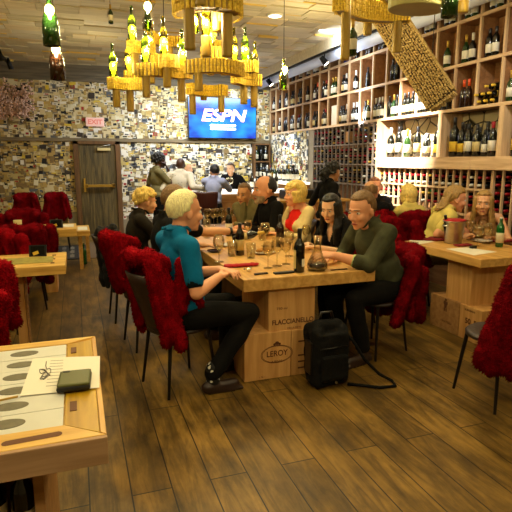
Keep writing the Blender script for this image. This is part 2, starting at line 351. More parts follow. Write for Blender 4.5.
# ceiling of flattened wine crates
b = MB(); b.box((XL, YF, CZ), (WB+.2, YB+.2, CZ+.15), 0)
y = YF
rr = random.Random(3)
while y < YB:
    d = rr.choice((.26, .30, .34)); x = XL-rr.random()*.4
    while x < WX-.1:
        w = rr.choice((.36, .48, .52, .60, .34)); h = rr.uniform(.006, .035)
        mi = rr.choices(range(6), (5, 4, 4, 2, .5, 4))[0]
        b.box((max(x, XL)+.004, y+.004, CZ-h), (min(x+w, WX-.1)-.004, min(y+d, YB)-.004, CZ+.01), mi)
        if rr.random() < .13: b.box((max(x, XL)+.004, y, CZ-h-.014), (min(x+w, WX-.1)-.004, y+.03, CZ+.01), 4)
        x += w
    y += d
b.build('ceiling', [M['ceil%d' % i] for i in range(6)]); struct(bpy.data.objects['ceiling'])
b = MB()
for i in range(3): b.box((XL, YB-.07-.012*(i % 2), 3.2+i*.118), (WX, YB, 3.2+i*.118+.113))
struct(b.build('trim_2', M['grey_plank']))
struct(MB().box((XL, YB-.05, 1.985), (WX, YB, 2.06)).build('trim_1', M['trim'], bevel=.006))
struct(MB().box((XL, YB-.03, 0), (-.09, YB, .12)).build('baseboard_back', M['trim']))
# tan wood strip along the right edge of the ceiling and its dark shadow gap
b = MB(); b.box((3.98, YF, 3.40), (4.08, YB-.1, CZ+.02)); b.box((3.96, YF, 3.36), (4.03, YB-.1, 3.41))
struct(b.build('trim_3', M['ceil0']))
# door
d1 = MB()
for i in range(5): d1.box((.095+i*.149, YB-.035, .02), (.095+i*.149+.146, YB-.001, 1.93))
d1 = struct(d1.build('door_1', M['door']))
b = MB(); b.box((-.01, YB-.07, 0), (.085, YB, 2.0)); MB.box(b, (.845, YB-.07, 0), (.94, YB, 2.0)); b.box((-.01, YB-.07, 1.935), (.94, YB, 2.0))
o = b.build('door_frame', M['frame'], d1)
b = MB(); b.box((.20, YB-.13, 1.03), (.80, YB-.09, 1.085)); b.box((.19, YB-.13, 1.02), (.24, YB-.035, 1.10)); b.box((.74, YB-.13, 1.02), (.80, YB-.035, 1.10))
o = b.build('push_bar', M['brass'], d1, bevel=.006); o['label'] = 'brass push bar across the door'
b = MB(); b.box((.155, YB-.05, .93), (.195, YB-.035, 1.22)); b.tube([(.175, YB-.05, 1.17), (.175, YB-.09, 1.17)], .018); b.tube([(.175, YB-.05, .97), (.175, YB-.08, .97)], .012)
b.build('lock_plate', M['brass'], d1)
b = MB(); b.box((.47, YB-.09, 1.80), (.74, YB-.035, 1.86)); o = b.build('door_closer', M['lab_c'], d1, bevel=.005)
MB().tube([(.47, YB-.07, 1.87), (.60, YB-.10, 1.90), (.73, YB-.07, 1.925)], .008).build('closer_arm', M['metal'], o)

# collage of small paper wine labels covering the back wall and the bar niche
PAP = [mat('paper_%s' % 'abcdefghijk'[i], c, .75) for i, c in enumerate([(.84, .77, .58), (.92, .89, .82), (.72, .60, .33), (.76, .67, .42), (.52, .42, .24), (.22, .18, .14), (.10, .09, .08), (.62, .14, .12), (.86, .74, .24), (.88, .84, .70), (.34, .36, .38)])]
PW = (22, 13, 10, 14, 7, 4, 3, .5, 1.6, 16, 2)
def papers(name, u0, u1, v0, v1, place, seed, holes=(), label='', step=(.085, .070), pw=PW):
    r = random.Random(seed); b = MB(); v = v0
    while v < v1:
        u = u0
        while u < u1:
            w = r.uniform(.05, .14); h = r.uniform(.04, .12); cu = u+r.uniform(-.03, .03); cv = v+r.uniform(-.03, .03)
            a = r.gauss(0, .05); z = r.uniform(.003, .02)
            a0, a1 = max(u0, cu), min(u1, cu+w); c0, c1 = max(v0, cv), min(v1, cv+h)
            u += step[0]*r.uniform(.7, 1.1)
            if a1-a0 < .02 or c1-c0 < .02: continue
            if any(a1 > q[0] and a0 < q[1] and c1 > q[2] and c0 < q[3] for q in holes): continue
            mi = r.choices(range(11), pw)[0]; cc = ((a0+a1)/2, (c0+c1)/2)
            def pt(p, q, zz): return place(cc[0]+(p-cc[0])*cos(a)-(q-cc[1])*sin(a), cc[1]+(p-cc[0])*sin(a)+(q-cc[1])*cos(a), zz)
            b.add([pt(a0, c0, z), pt(a1, c0, z), pt(a1, c1, z), pt(a0, c1, z)], [(0, 1, 2, 3)], mi)
            if r.random() < .55:
                e = r.choice((4, 5, 6, 2, 4, 10, 2, 8 if r.random() < .2 else 7)) if mi not in (5, 6) else r.choice((1, 3, 2))
                p0 = a0+(a1-a0)*r.uniform(.1, .3); p1 = a1-(a1-a0)*r.uniform(.1, .3); q0 = c0+(c1-c0)*r.uniform(.1, .5); q1 = q0+(c1-q0)*r.uniform(.3, .8)
                b.add([pt(p0, q0, z+.002), pt(p1, q0, z+.002), pt(p1, q1, z+.002), pt(p0, q1, z+.002)], [(0, 1, 2, 3)], e)
        v += step[1]*r.uniform(.85, 1.05)
    o = b.build(name, PAP); tag(o, label, 'paper labels', kind='stuff'); return o
bw = lambda u, v, z: (u, YB-z, v)
rw = lambda u, v, z: (WX+.02-z, YB-u, v)
papers('paper_label_collage', XL, WX, 2.06, 3.2, bw, 1, label='overlapping paper wine labels covering the upper back wall above the wood rail')
papers('paper_label_collage', XL, -.02, .5, 1.985, bw, 2, pw=(9, 2, 22, 20, 13, 8, 5, .4, 2, 8, 1), label='overlapping paper labels with painted-in yellow light on the back wall left of the door')  # more tan papers here, putting the yellow light into the palette
papers('paper_label_collage', .95, WX, .3, 1.985, bw, 3, pw=(9, 24, 3, 4, 4, 6, 4.5, .7, 1.1, 16, 8), label='overlapping white paper labels on the back wall right of the door, behind the bar')
papers('paper_label_collage', .15, 2.2, 1.0, 2.2, rw, 4, pw=(9, 22, 3, 4, 4, 7, 5, .7, 1.1, 14, 12), label='paper labels on the niche wall under the far cubbies behind bar bottles', step=(.08, .07))
struct(MB().box((WX+.021, 9.28, 0), (WX+.06, YB, 2.2)).build('trim_4', M['plaster']))

# ---------------------------------------------------------------- cubby wall on the right
Z1, Z2, Z3 = 2.20, 2.71, 3.20
PIT = .372; Y0 = 3.0
def shelf(name, label, parts, back=True):
    t = thing(name, label, 'shelf', (0, 0, 0)); parts(t); return t
CB = WX+.25
def cub(t):
    b = MB(); b.box((CB, Y0, Z1), (CB+.025, YB-.02, CZ-.02)); b.build('back_panel', M['pine_shaded'], t)
    for z in (Z1, Z2, Z3): o = MB().box((WX+.03, Y0, z-.014), (CB, YB-.02, z+.014)).build('shelf_board', M['pine_shaded'], t); MB().box((WX, Y0, z-.019), (WX+.03, YB-.02, z+.019)).build('front_edge', M['pine'], o, bevel=.003)
    n = int((YB-.02-Y0)/PIT)
    b = None
    for i in range(n+1):
        y = YB-.04-i*PIT
        for za, zb in ((Z1, Z2), (Z2, Z3), (Z3, CZ-.03)):
            o = MB().box((WX+.03, y-.009, za+.015), (CB, y+.009, zb-.015)).build('upright', M['pine_shaded'], t); MB().box((WX+.002, y-.014, za+.018), (WX+.03, y+.014, zb-.018)).build('front_edge', M['pine_v'], o)
shelf('wall_cubby_shelf', 'long pale pine shelf of square cubbies full of wine bottles along the right wall', cub)
def cub_y(i): return YB-.04-i*PIT-PIT/2
# stone-backed display niches with the thick pale beam below
NB = 1.64
def niche(t):
    MB().box((WB-.04, 3.0, NB), (WB-.006, 6.92, Z1-.02)).build('stone_back', M['stone'], t)
    MB().box((WX-.04, 3.0, 1.49), (WB-.01, 4.92, NB)).build('beam', M['pine'], t, bevel=.006)
    MB().box((WX-.04, 4.925, 1.49), (WB-.01, 6.92, NB)).build('beam', M['pine'], t, bevel=.006)
    MB().box((WX-.02, 6.92, 0), (WB-.01, 6.98, Z1-.02)).build('end_panel', M['pine_v'], t)
    for y in (5.50, 4.50, 3.45): MB().box((WX-.01, y, NB), (WB-.04, y+.07, Z1-.02)).build('upright', M['pine_v'], t)
shelf('display_niche', 'pale pine display niche with crazy paving stone back above the bottle rack', niche)
# racks for lying bottles
def rack(name, label, ya, yb, zs, n, za, zb, m):
    t = thing(name, label, 'wine rack')
    MB().box((WB-.05, ya, 0), (WB-.01, yb, zb)).build('back_panel', M['pine_shaded'], t)
    for i in range(n+1):
        y = ya+(yb-ya)*i/n
        MB().box((WX+.01, y-.009, za), (WX+.04, y+.009, zb)).build('slat', m, t)
    for z in zs: MB().box((WX+.0, ya, z-.011), (WX+.05, yb, z+.011)).build('rail', m, t)
    MB().box((WX+.01, ya, 0), (WB-.05, yb, za)).build('plinth', M['pine_shaded'], t)
    return t
rack('wine_rack', 'tall slatted wine rack under the cubbies, behind the dark-haired waitress', 6.98, 9.26, (1.86, 1.53, 1.20, .75), 15, .3, Z1-.02, M['rack_wood_shaded'])  # greyer, darker slats: the rack's shade is put into the wood colour
rack('wine_rack', 'low slatted wine rack under the pale beam, behind the right-hand diners', 4.62, 6.90, (1.26, .95), 18, .3, 1.49, M['pine_v'])
rack('wine_rack', 'narrow wine rack of red-capped bottles at the right edge of the photo', 3.2, 4.60, (.6,), 10, .3, 1.49, M['pine_v'])

# ---------------------------------------------------------------- bottles
def bottle_prof(R=.037, H=.30, sh=.19, nr=.0135):
    return [(R*.8, 0), (R, .006), (R, sh), (R*.86, sh+.022), (R*.5, sh+.045), (nr+.001, sh+.062), (nr, H-.03), (nr+.002, H-.028), (nr+.002, H-.004), (nr-.002, H)]
def bottle_mesh(name, glass, label=None, foil=None, R=.037, H=.30, sh=.19, lab=(.05, .14), n=12):
    b = MB(); b.lathe(bottle_prof(R, H, sh), n, 0)
    mats = [glass]
    if label: b.lathe([(R+.0006, lab[0]), (R+.0006, lab[1])], n, len(mats), close=True); b.f = [f for f in b.f]; mats.append(label)
    if foil: b.lathe([(.0155, H-.075), (.0158, H-.03), (.0168, H-.004), (.0145, H+.002)], n, len(mats)); mats.append(foil)
    return b.mesh(name, mats, True)
BT = [('dark wine bottle with white label', bottle_mesh('wine_bottle', M['dkglass'], M['lab_w'], M['foil_k'])),
      ('dark wine bottle with cream label', bottle_mesh('wine_bottle', M['dkglass'], M['lab_c'], M['foil_k'])),
      ('plain black wine bottle', bottle_mesh('wine_bottle', M['dkglass'], None, M['foil_k'])),
      ('green wine bottle with white label', bottle_mesh('wine_bottle', M['grglass'], M['lab_w'], M['foil_g'], .041, .31, .17)),
      ('dark bottle with white foil neck', bottle_mesh('wine_bottle', M['dkglass'], M['lab_w'], M['foil_w'], .04, .31, .175)),
      ('brown bottle with orange foil neck', bottle_mesh('wine_bottle', M['brglass'], None, M['foil_o'], .04, .31, .175)),
      ('dark bottle with red foil neck', bottle_mesh('wine_bottle', M['dkglass'], M['lab_w'], M['foil_r'])),
      ('tall black bottle with yellow label', bottle_mesh('wine_bottle', M['dkglass'], M['lab_y'], M['foil_k'], .043, .36, .23)),
      ('black bottle with yellow seal', bottle_mesh('wine_bottle', M['dkglass'], M['lab_y'], M['lab_y'], .041, .30, .19, (.15, .185))), ('plain green bottle', bottle_mesh('wine_bottle', M['wtgreen'], None, None))]
def put_bottle(k, x, y, z, label, group, s=1.0, rz=None, rx=None, name='wine_bottle'):
    o = link(name, BT[k][1]); o.location = (x, y, z); o.scale = (s, s, s)
    o.rotation_euler = (0, 0, random.random()*6.28) if rx is None else rx
    return tag(o, label, 'bottle', group)
POS = {1: ['standing alone'], 2: ['left of two', 'right of two'], 3: ['leftmost of three', 'middle of three', 'rightmost of three'], 4: ['leftmost of four', 'second of four', 'third of four', 'rightmost of four']}
# kind lists per cubby, counted from the back wall
rows = [('bottom', Z1), ('middle', Z2), ('top', Z3)]
cells = {0: [1, 1, 2, 2, 2, 2, 2, 2, 'box', 3, 2, 2, 3, 3, 3, 3, 3, 2, 'lie', 2, 2, 2],
         1: [1, 1, 2, 2, 2, 1, 2, 2, 2, 2, 1, 1, 0, 2, 'grey', 0, 1, 2, 2, 1, 2, 2],
         2: [1, 1, 1, 1, 1, 1, 2, 1, 0, 'blue', 1, 2, 2, 2, 2, 2, 2, 2, 2, 1, 1, 1]}
rr = random.Random(11)
for ri, (rn, z) in enumerate(rows):
    for ci, n in enumerate(cells[ri]):
        yc = cub_y(ci); where = '%s cubby row, %s cubby from the back wall' % (rn, ORD[ci])
        if n == 'box':
            o = MB().box((WX+.04, yc-.10, z+.018), (WX+.2, yc+.10, z+.36)).build('carton', M['carton'], bevel=.004); tag(o, 'white carton in the '+where, 'box'); continue
        if n == 'grey':
            for q, dy in enumerate((.085, -.085)):
                o = MB().box((WX+.04, yc+dy-.075, z+.018), (WX+.14, yc+dy+.075, z+.40)).build('gift_box', M['greycarton'], bevel=.004); tag(o, 'tall grey gift box, %s of two, in a middle-row cubby' % ('left', 'right')[q], 'box', 'grey gift boxes in a cubby')
            continue
        if n == 'blue':
            o = MB().box((WX+.04, yc-.09, z+.018), (WX+.16, yc+.07, z+.28)).build('carton', M['bluebox'], bevel=.004); tag(o, 'dark blue carton in the '+where, 'box'); continue
        if n == 'lie':
            q = 0
            for lay, cnt in enumerate((3, 3, 2)):
                for j in range(cnt):
                    q += 1; o = put_bottle(8, WX+.235, yc+(j-1)*.10+(.05 if lay == 1 else 0)+.01, z+.055+lay*.078, 'black bottle lying in the bottom-row stack of cubby eighteen, %s counting up' % ORD[q-1], 'bottles lying stacked in one cubby', rx=(0, rad(-90), 0), s=.88)
            continue
        for j in range(n):
            k = rr.choices(range(7), (4, 3, 3, 2, 2, .6, .5))[0]
            if ri == 2 and ci in (11, 12): k = 5
            if ri == 0 and ci in (12,): k = 4
            if ri == 0 and ci == 17: k = 5
            dy = 0 if n == 1 else (n-1)/2*.10-j*.10
            if n > 1: dy += rr.uniform(-.012, .012)
            pos = POS[n][j]
            put_bottle(k, WX+.05+rr.uniform(0, .012), yc+dy*.95+.035, z+.014, '%s, %s, %s row, %s cubby from back wall' % (BT[k][0], pos, rn, ORD[ci]), 'bottles in the %s cubby row' % rn, 1.05 if ri < 2 else 1)
# bottles standing in the stone niches, two staggered ranks
rr = random.Random(5)
def niche_fill(nm, y0, y1, n):
    for j in range(n):
        k = rr.choices((0, 1, 2, 3, 4, 6, 7), (3, 2, 2, 2, 3, 1, 3))[0]
        y = y1-(y1-y0)*(j+.5)/n; x = WX+.06+(j % 2)*.10+rr.uniform(0, .02)
        put_bottle(k, x, y, NB, '%s in the %s, %s from its left end' % (BT[k][0], nm, ORD[j]), 'bottles in the stone niches', rr.uniform(1.0, 1.48))
niche_fill('left stone niche', 5.62, 6.78, 11)
niche_fill('middle stone niche', 4.62, 5.38, 12)
niche_fill('right stone niche', 3.6, 4.42, 7)
o = MB().box((WX+.12, 6.45, NB), (WX+.22, 6.60, NB+.38)).build('gift_box', M['carton'], bevel=.004); tag(o, 'tall white gift box standing among the bottles in the left stone niche', 'box')
# bottles lying in the racks, necks to the room
LIE = (0, rad(-90), 0)
rr = random.Random(9)
lie = {}
for nm, g, f in (('dark', M['dkglass'], M['foil_k']), ('red-capped', M['dkglass'], M['foil_r']), ('gold-capped', M['grglass'], M['foil_g']), ('white-capped', M['dkglass'], M['foil_w'])): lie[nm] = bottle_mesh('rack_bottle', g, None, f, .036, .30, .19, n=8)
def lying(kind, y, z, label, group, x=WX+.30):
    o = link('wine_bottle', lie[kind]); o.location = (x, y, z); o.rotation_euler = LIE; tag(o, label, 'bottle', group)
dz = .098
stk = MB(); rk = [M['dkglass'], M['foil_k'], M['foil_r'], M['foil_g'], M['foil_w'], M['grglass']]
for i in range(15):
    y = 9.26-(i+.5)*2.28/15
    for zt in (2.17, 1.84, 1.51):
        for j in range(3):
            if zt > 2 and i in (8, 9): continue
            k = rr.choices((1, 2, 3, 4), (5, 4, 2, 1.2))[0]; mx = Matrix.Translation((WX+.30, y, zt-.07-j*.098)) @ Matrix.Rotation(rad(-90), 4, 'Y')
            stk.lathe(bottle_prof(.036, .30, .19), 8, 5 if k == 3 else 0, mx); stk.lathe([(.0155, .225), (.0158, .27), (.0168, .296), (.0145, .302)], 8, k, mx)
tag(stk.build('rack_bottles', rk, None, True), 'mass of bottle ends lying in the tall slatted rack behind the waitress', 'bottles', kind='stuff')
for i in range(18):
    y = 6.90-(i+.5)*2.28/18
    for j, z in enumerate((1.40, 1.31, 1.17, 1.07)):
        k = rr.choices(('red-capped', 'dark', 'white-capped', 'gold-capped'), (7, 1, 1, 1))[0] if j < 1 or j == 2 else rr.choices(('dark', 'white-capped', 'red-capped'), (3, 3, 1))[0]
        lying(k, y, z, '%s bottle end in the low rack, %s column, %s row' % (k, ORD[i], ('top', 'second', 'third', 'fourth')[j]), 'bottles lying in the low wine rack')
for i in range(5):
    y = 4.60-(i+.5)*.14
    for j in range(6):
        lying('red-capped', y, 1.42-j*.092, 'red-capped bottle end in the narrow rack, %s column from left, %s row down' % (ORD[i], ORD[j]), 'bottles lying in the narrow wine rack')
# carton and blue item tucked in the tall rack gap
o = MB().box((WX+.03, 7.88, 1.90), (WX+.16, 8.06, 2.08)).build('carton', M['crate_dark'], bevel=.004); tag(o, 'brown cardboard carton tucked in a gap of the tall wine rack', 'box')
# duct, track and spots
o = MB().tube([(4.14, YF+.1, 3.33), (4.14, YB-.1, 3.33)], .115, 16, cap=True).build('air_duct', M['duct'], smooth=True); tag(o, 'white round air duct running below the ceiling along the right wall', 'duct')
t = thing('track_light', 'black track light with two spot heads above the cubby shelf', 'track light')
MB().box((3.985, 3.0, 3.325), (4.02, YB-.3, 3.358)).build('track_rail', M['black_metal'], t)
for y in (8.05, 10.6):
    b = MB(); b.tube([(4.0, y, 3.33), (4.0, y, 3.24)], .012); d = V((.45, -.25, -.6)).normalized(); p = V((3.99, y, 3.22))
    b.tube([p-d*.07, p+d*.07], [.04, .055], 14)
    h = b.build('spot_head', M['black_metal'], t)
    MB().tube([p+d*.071, p+d*.074], [.046, .046], 14).build('spot_lens', M['lamp_glow'], h)
t = thing('track_light', 'short black track light on the ceiling at far left above dried flowers', 'track light')
MB().tube([(-1.15, 9.2, 3.42), (-1.02, 11.3, 3.34)], .025, 8).build('track_rail', M['black_metal'], t)
for y in (9.8, 10.6):
    p = V((-1.1+(y-9.2)*.06, y, 3.33)); MB().tube([p+V((0, 0, .08)), p, p+V((.03, .05, -.1))], [.012, .04, .045], 10).build('spot_head', M['black_metal'], t)
# recessed downlights
def downlight(x, y, label, glow=True):
    t = thing('recessed_downlight', label, 'ceiling light', (x, y, CZ-.045), 0, 'recessed ceiling lights')
    MB().lathe([(.085, .0), (.105, .0), (.11, .01), (.11, .03), (.085, .03)], 20, cap0=False, close=True).build('trim_ring', M['white'], t, True)
    MB().lathe([(.001, .006), (.085, .006), (.085, .012), (.001, .012)], 20).build('lens', M['lamp_glow'], t)
p = at_z(275, 13, CZ); downlight(p.x, p.y, 'round white recessed ceiling light left of the cork chandelier')
p = at_z(184, 12, CZ)
downlight(p.x, p.y, 'round recessed ceiling light glowing behind the nearest cork chandelier')
# television
t = thing('television', 'wall television showing a white sports channel logo on blue', 'television', (0, 0, 0))
xa, xb, za, zb = 2.45, 4.02, 2.10, 2.97
MB().box((xa-.02, YB-.13, za-.02), (xb+.02, YB-.08, zb+.02)).build('bezel', M['tv_bezel'], t, bevel=.005)
MB().box((3.0, YB-.08, 2.3), (3.4, YB, 2.7)).build('wall_bracket', M['black_metal'], t)
sc = link('screen', MB().box((-.5*(xb-xa), -.002, -.5*(zb-za)), (.5*(xb-xa), .002, .5*(zb-za))).mesh('screen', M['screen']), t); sc.location = ((xa+xb)/2, YB-.133, (za+zb)/2)
c0 = V(((xa+xb)/2+.0, YB-.14, (za+zb)/2+.02))
def logo(h, m, y, gr):
    o = text_mesh('ESPN', .36, m, 'channel_logo', sc, .002, gr, None, .22, 1.28)
    o.data.transform(UPX); o.location = (.0, y, .045); return o
logo(1, M['screen_pink'], -.006, .011); logo(1, M['screen_txt'], -.010, .004)
for i, (w, z) in enumerate(((.30, -.16), (.30, -.235))):
    o = MB().box((-w, -.004, z-.022), (w, -.002, z+.022)).build('caption_line', M['screen_txt'], sc)
# exit sign
t = thing('exit_sign', 'small pinkish exit sign on the label wall above the door', 'sign')
MB().box((.27, YB-.07, 2.30), (.64, YB-.012, 2.48)).build('sign_box', M['exit'], t, bevel=.006)
o = text_mesh('EXIT', .13, M['exit_red'], 'lettering', t, .002, .004, UPX, 0, 1.1); o.location = (.455, YB-.073, 2.39)
# dried flowers hanging in the corner of the view
t = thing('dried_flowers', 'bunch of dried pinkish flowers fixed high on the back wall at left', 'dried flowers', (0, 0, 0))
rr = random.Random(4); b = MB(); st = MB()
for i in range(70):
    p0 = V((-1.14, YB-.05, 2.45)); p1 = p0+V((rr.uniform(-.55, .42), rr.uniform(-.3, -.04), rr.uniform(.05, .68)))
    st.tube([p0, p0.lerp(p1, .5)+V((0, 0, .05)), p1], .005, 4)
    for q in range(18):
        c = p0.lerp(p1, rr.uniform(.45, 1.02))+V((rr.gauss(0, .045), rr.gauss(0, .03), rr.gauss(0, .045))); c.y = min(c.y, YB-.03)
        b.ell(c, (rr.uniform(.010, .028),)*3, None, 5, 4)
b.build('blossoms', M['flower'], t); st.build('stems', M['twig'], t)

# ---------------------------------------------------------------- bar
t = thing('bar_counter', 'wooden bar counter with brightly lit pale top at the back of the room', 'bar')
MB().box((2.42, 8.95, 0), (3.9, 9.35, 1.0)).build('bar_front', M['barwood'], t)
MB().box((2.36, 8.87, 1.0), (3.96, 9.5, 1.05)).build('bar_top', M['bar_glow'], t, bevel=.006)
t = thing('back_counter', 'low back-bar counter under the niche holding bar bottles', 'counter')
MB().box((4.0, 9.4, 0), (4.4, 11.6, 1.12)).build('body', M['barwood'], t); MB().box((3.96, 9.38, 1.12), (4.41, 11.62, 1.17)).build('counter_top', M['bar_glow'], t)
rr = random.Random(21)
for j in range(16):
    k = rr.choices((0, 3, 4, 1, 6), (2, 2, 4, 2, 1))[0]
    put_bottle(k, 4.1+(j % 2)*.13, 9.5+j*.125, 1.17, '%s on the back-bar counter, %s from its near end' % (BT[k][0], ORD[j]), 'bottles on the back-bar counter', rr.uniform(1, 1.15))
# dark bottle case on the back wall
t = thing('bottle_case', 'dark glass-fronted bottle case on the back wall beside the bar niche', 'cabinet')
xa, xb = 3.96, 4.36; za, zb = 1.15, 1.98
MB().box((xa, YB-.06, za), (xb, YB-.022, zb)).build('back_panel', M['black'], t)
for x in (xa, xb-.03): MB().box((x, YB-.22, za), (x+.03, YB-.06, zb)).build('side_panel', M['frame'], t)
for z in (za, za+.40, zb-.03): MB().box((xa+.03, YB-.22, z), (xb-.03, YB-.06, z+.03)).build('shelf_board', M['frame'], t)
for r_ in range(2):
    for j in range(3):
        k = (0, 4, 0, 3, 2, 4)[r_*3+j]
        put_bottle(k, xa+.08+j*.115, YB-.14, za+.03+r_*.40, '%s in the dark bottle case, %s shelf, %s' % (BT[k][0], ('lower', 'upper')[r_], POS[3][j]), 'bottles in the dark bottle case', 1.1)
rr = random.Random(31)
for j in range(6):
    k = rr.choice((0, 3, 1, 4)); put_bottle(k, 3.15+j*.10, 9.28+rr.uniform(-.05, .05), 1.05, '%s on the lit bar counter, %s from left' % (BT[k][0], ORD[j]), 'bottles on the bar counter', 1.05)
o = MB().box((3.45, 9.06, 1.05), (3.47, 9.22, 1.34), 0, None).build('menu_card', M['white'], None); tag(o, 'white menu card standing on the bar counter', 'menu card')
# timber service cabinet behind the blonde diner
t = thing('service_cabinet', 'honey timber service cabinet behind the blonde woman in cream', 'cabinet')
MB().box((2.75, 7.0, 0), (3.9, 7.5, .98)).build('body', M['barwood'], t, bevel=.004); MB().box((2.7, 6.95, .98), (3.95, 7.55, 1.02)).build('counter_top', M['table_x'], t, bevel=.004)
o = MB().box((2.95, 7.1, 1.02), (3.45, 7.4, 1.16)).build('service_tray', M['black'], bevel=.02); tag(o, 'black box-shaped tray on the timber service cabinet', 'tray')
# ================================================================ CORK CHANDELIERS
def cork_arc(t, pa, pb, bulge, h, w=.085, seed=0):
    """one curved plywood segment clad with upright wine corks; pa, pb are its ends at mid height"""
    r = random.Random(seed); pa = V(pa); pb = V(pb); z = (pa.z+pb.z)/2
    n = max(6, int((pb-pa).length/.024)); side = V((-(pb-pa).y, (pb-pa).x, 0)).normalized()
    line = []
    for i in range(n+1):
        s = i/n; p = pa.lerp(pb, s)+side*bulge*4*s*(1-s); p.z = z; line.append(p)
    b = MB(); nr = max(2, round(h/.046)); rh = h/nr
    vs = []; fs = []
    nm = []
    for i, p in enumerate(line):
        d = (line[min(i+1, n)]-line[max(i-1, 0)]).normalized(); q = V((-d.y, d.x, 0)); nm.append(q)
        for s, zz in ((-1, -1), (1, -1), (1, 1), (-1, 1)): vs.append(p+q*s*(w/2-.008)+V((0, 0, zz*(h/2-.004))))
    for i in range(n):
        for k in range(4): fs.append((i*4+k, i*4+(k+1) % 4, i*4+4+(k+1) % 4, i*4+4+k))
    fs += [(3, 2, 1, 0), tuple(n*4+k for k in range(4))]
    b.add(vs, fs, 1)
    spots = [(p, q, s) for p, q in zip(line, nm) for s in (-1, 1)]
    for e, q in ((line[0], nm[0]), (line[-1], nm[-1])):
        for k in range(-1, 2): spots.append((e+q*k*.024, V((0, 0, 0)), 0))
    for p, q, s in spots:
        for k in range(nr):
            c = p+q*s*(w/2-.004+r.uniform(-.003, .004)); z0 = z-h/2+k*rh
            b.tube([(c.x, c.y, z0+.001), (c.x, c.y, z0+rh-.002+r.uniform(-.002, 0))], .0122, 6, 0)
    return b.build('cork_band', [M['cork'], M['band_core']], t)
chb = bottle_mesh('lamp_bottle', M['yelglass'], None, None, .037, .31, .17); chg = bottle_mesh('lamp_bottle', M['greenglass'], None, None, .04, .31, .17)
BULBS = []
def post(t, p, ztop, zbot, r=.036):
    MB().lathe([(r*.93, zbot-p.z), (r, zbot-p.z+.01), (r, ztop-p.z-.006), (r*.95, ztop-p.z)], 14, 0, Matrix.Translation(p)).build('post', M['post'], t, True)
def lamp(t, p, mesh, s=1.0, bz=.10):
    o = link('bottle', mesh, t); o.location = p; o.scale = (s, s, s)
    b = MB().ell((0, 0, 0), (.033, .033, .04), None, 12, 8).build('bulb', M['bulb'], o, True); b.location = (0, 0, bz)
    BULBS.append(V(p)+V((0, 0, bz*s)))
def cable(t, x, y, z, name='cable'):
    MB().tube([(x, y, z), (x, y, CZ-.02)], .004, 6).build(name, M['black_metal'], t)
t = thing('cork_chandelier', 'large sprawling chandelier of cork-clad arcs, posts and glowing bottles in front of the television', 'chandelier')
ARC = [  # x0,y0,x1,y1 in the photograph, distance, bulge, posts (x, bottom y), bottles (x, green)
    (111, 83, 142, 84, 5.35, .06, [(116, 107), (130, 111)], [(114, 1)]),
    (125, 76, 144, 77, 5.7, -.04, [], [(128, 0)]),
    (131, 48, 152, 46, 5.3, .05, [(135, 74)], [(133, 1)]),
    (141, 70, 168, 72, 4.95, -.08, [(145, 98)], [(145.5, 1)]),
    (150, 54, 182, 62, 5.45, .12, [(152, 83)], [(150, 0)]),
    (163, 62, 176, 60, 4.75, .03, [(167, 87)], [(164.5, 0)]),
    (169, 71, 189, 72, 4.8, .05, [(182, 101)], [(183.5, 1)]),
    (150, 35, 187, 40, 5.9, .15, [(176, 60)], []),
    (188, 68, 240, 70, 4.6, -.16, [(196, 92)], []),
    (214, 66, 256, 64, 5.0, .10, [(226, 70)], [(237, 0), (247, 1)]),
    (236, 78, 265, 78, 4.95, .07, [(250, 103), (260, 106)], [(254, 1), (260.5, 0)]),
    (190, 90, 225, 89, 5.5, .12, [(193, 114), (222, 112), (206, 99)], []),
    (204, 50, 223, 58, 5.3, -.07, [(209, 76)], [(209, 0)]),
    (208, 42, 230, 44, 5.8, .1, [(222, 62)], [(221, 0)])]
for i, (x0, y0, x1, y1, Y, bu, ps, bs) in enumerate(ARC):
    pa = at_y(x0, y0, Y); pb = at_y(x1, y1, Y); h = .115; z = (pa.z+pb.z)/2; pb.z = pa.z = z
    if i % 3 == 1: pb.y += .12
    cork_arc(t, pa, pb, bu, h, seed=i)
    def on(x):
        s = (x-x0)/(x1-x0); s = min(max(s, .04), .96); side = V((-(pb-pa).y, (pb-pa).x, 0)).normalized(); return pa.lerp(pb, s)+side*bu*4*s*(1-s)
    for (x, yb) in ps:
        p = on(x); post(t, p, z+h/2+.006, min(at_y(x, yb, Y).z, z-h/2-.03))
    for (x, g) in bs:
        p = on(x); p.z = z+h/2+.002; lamp(t, p, chg if g else chb)
for (x, y) in ((.75, 5.1), (1.35, 4.95), (.95, 5.6), (1.1, 4.85)): cable(t, x, y, 2.75)
# plywood ring that ties the arcs together
b = MB()
for k in range(24):
    a0 = pi*2*k/24; a1 = pi*2*(k+1)/24; c = V((1.05, 5.15, 2.72))
    b.add([c+V((r*cos(a)*1.35, r*sin(a)*.9, dz)) for a in (a0, a1) for r in (.36, .44) for dz in (0, .03)], [(0, 2, 6, 4), (1, 5, 7, 3), (0, 4, 5, 1), (2, 3, 7, 6)], 0)
pass
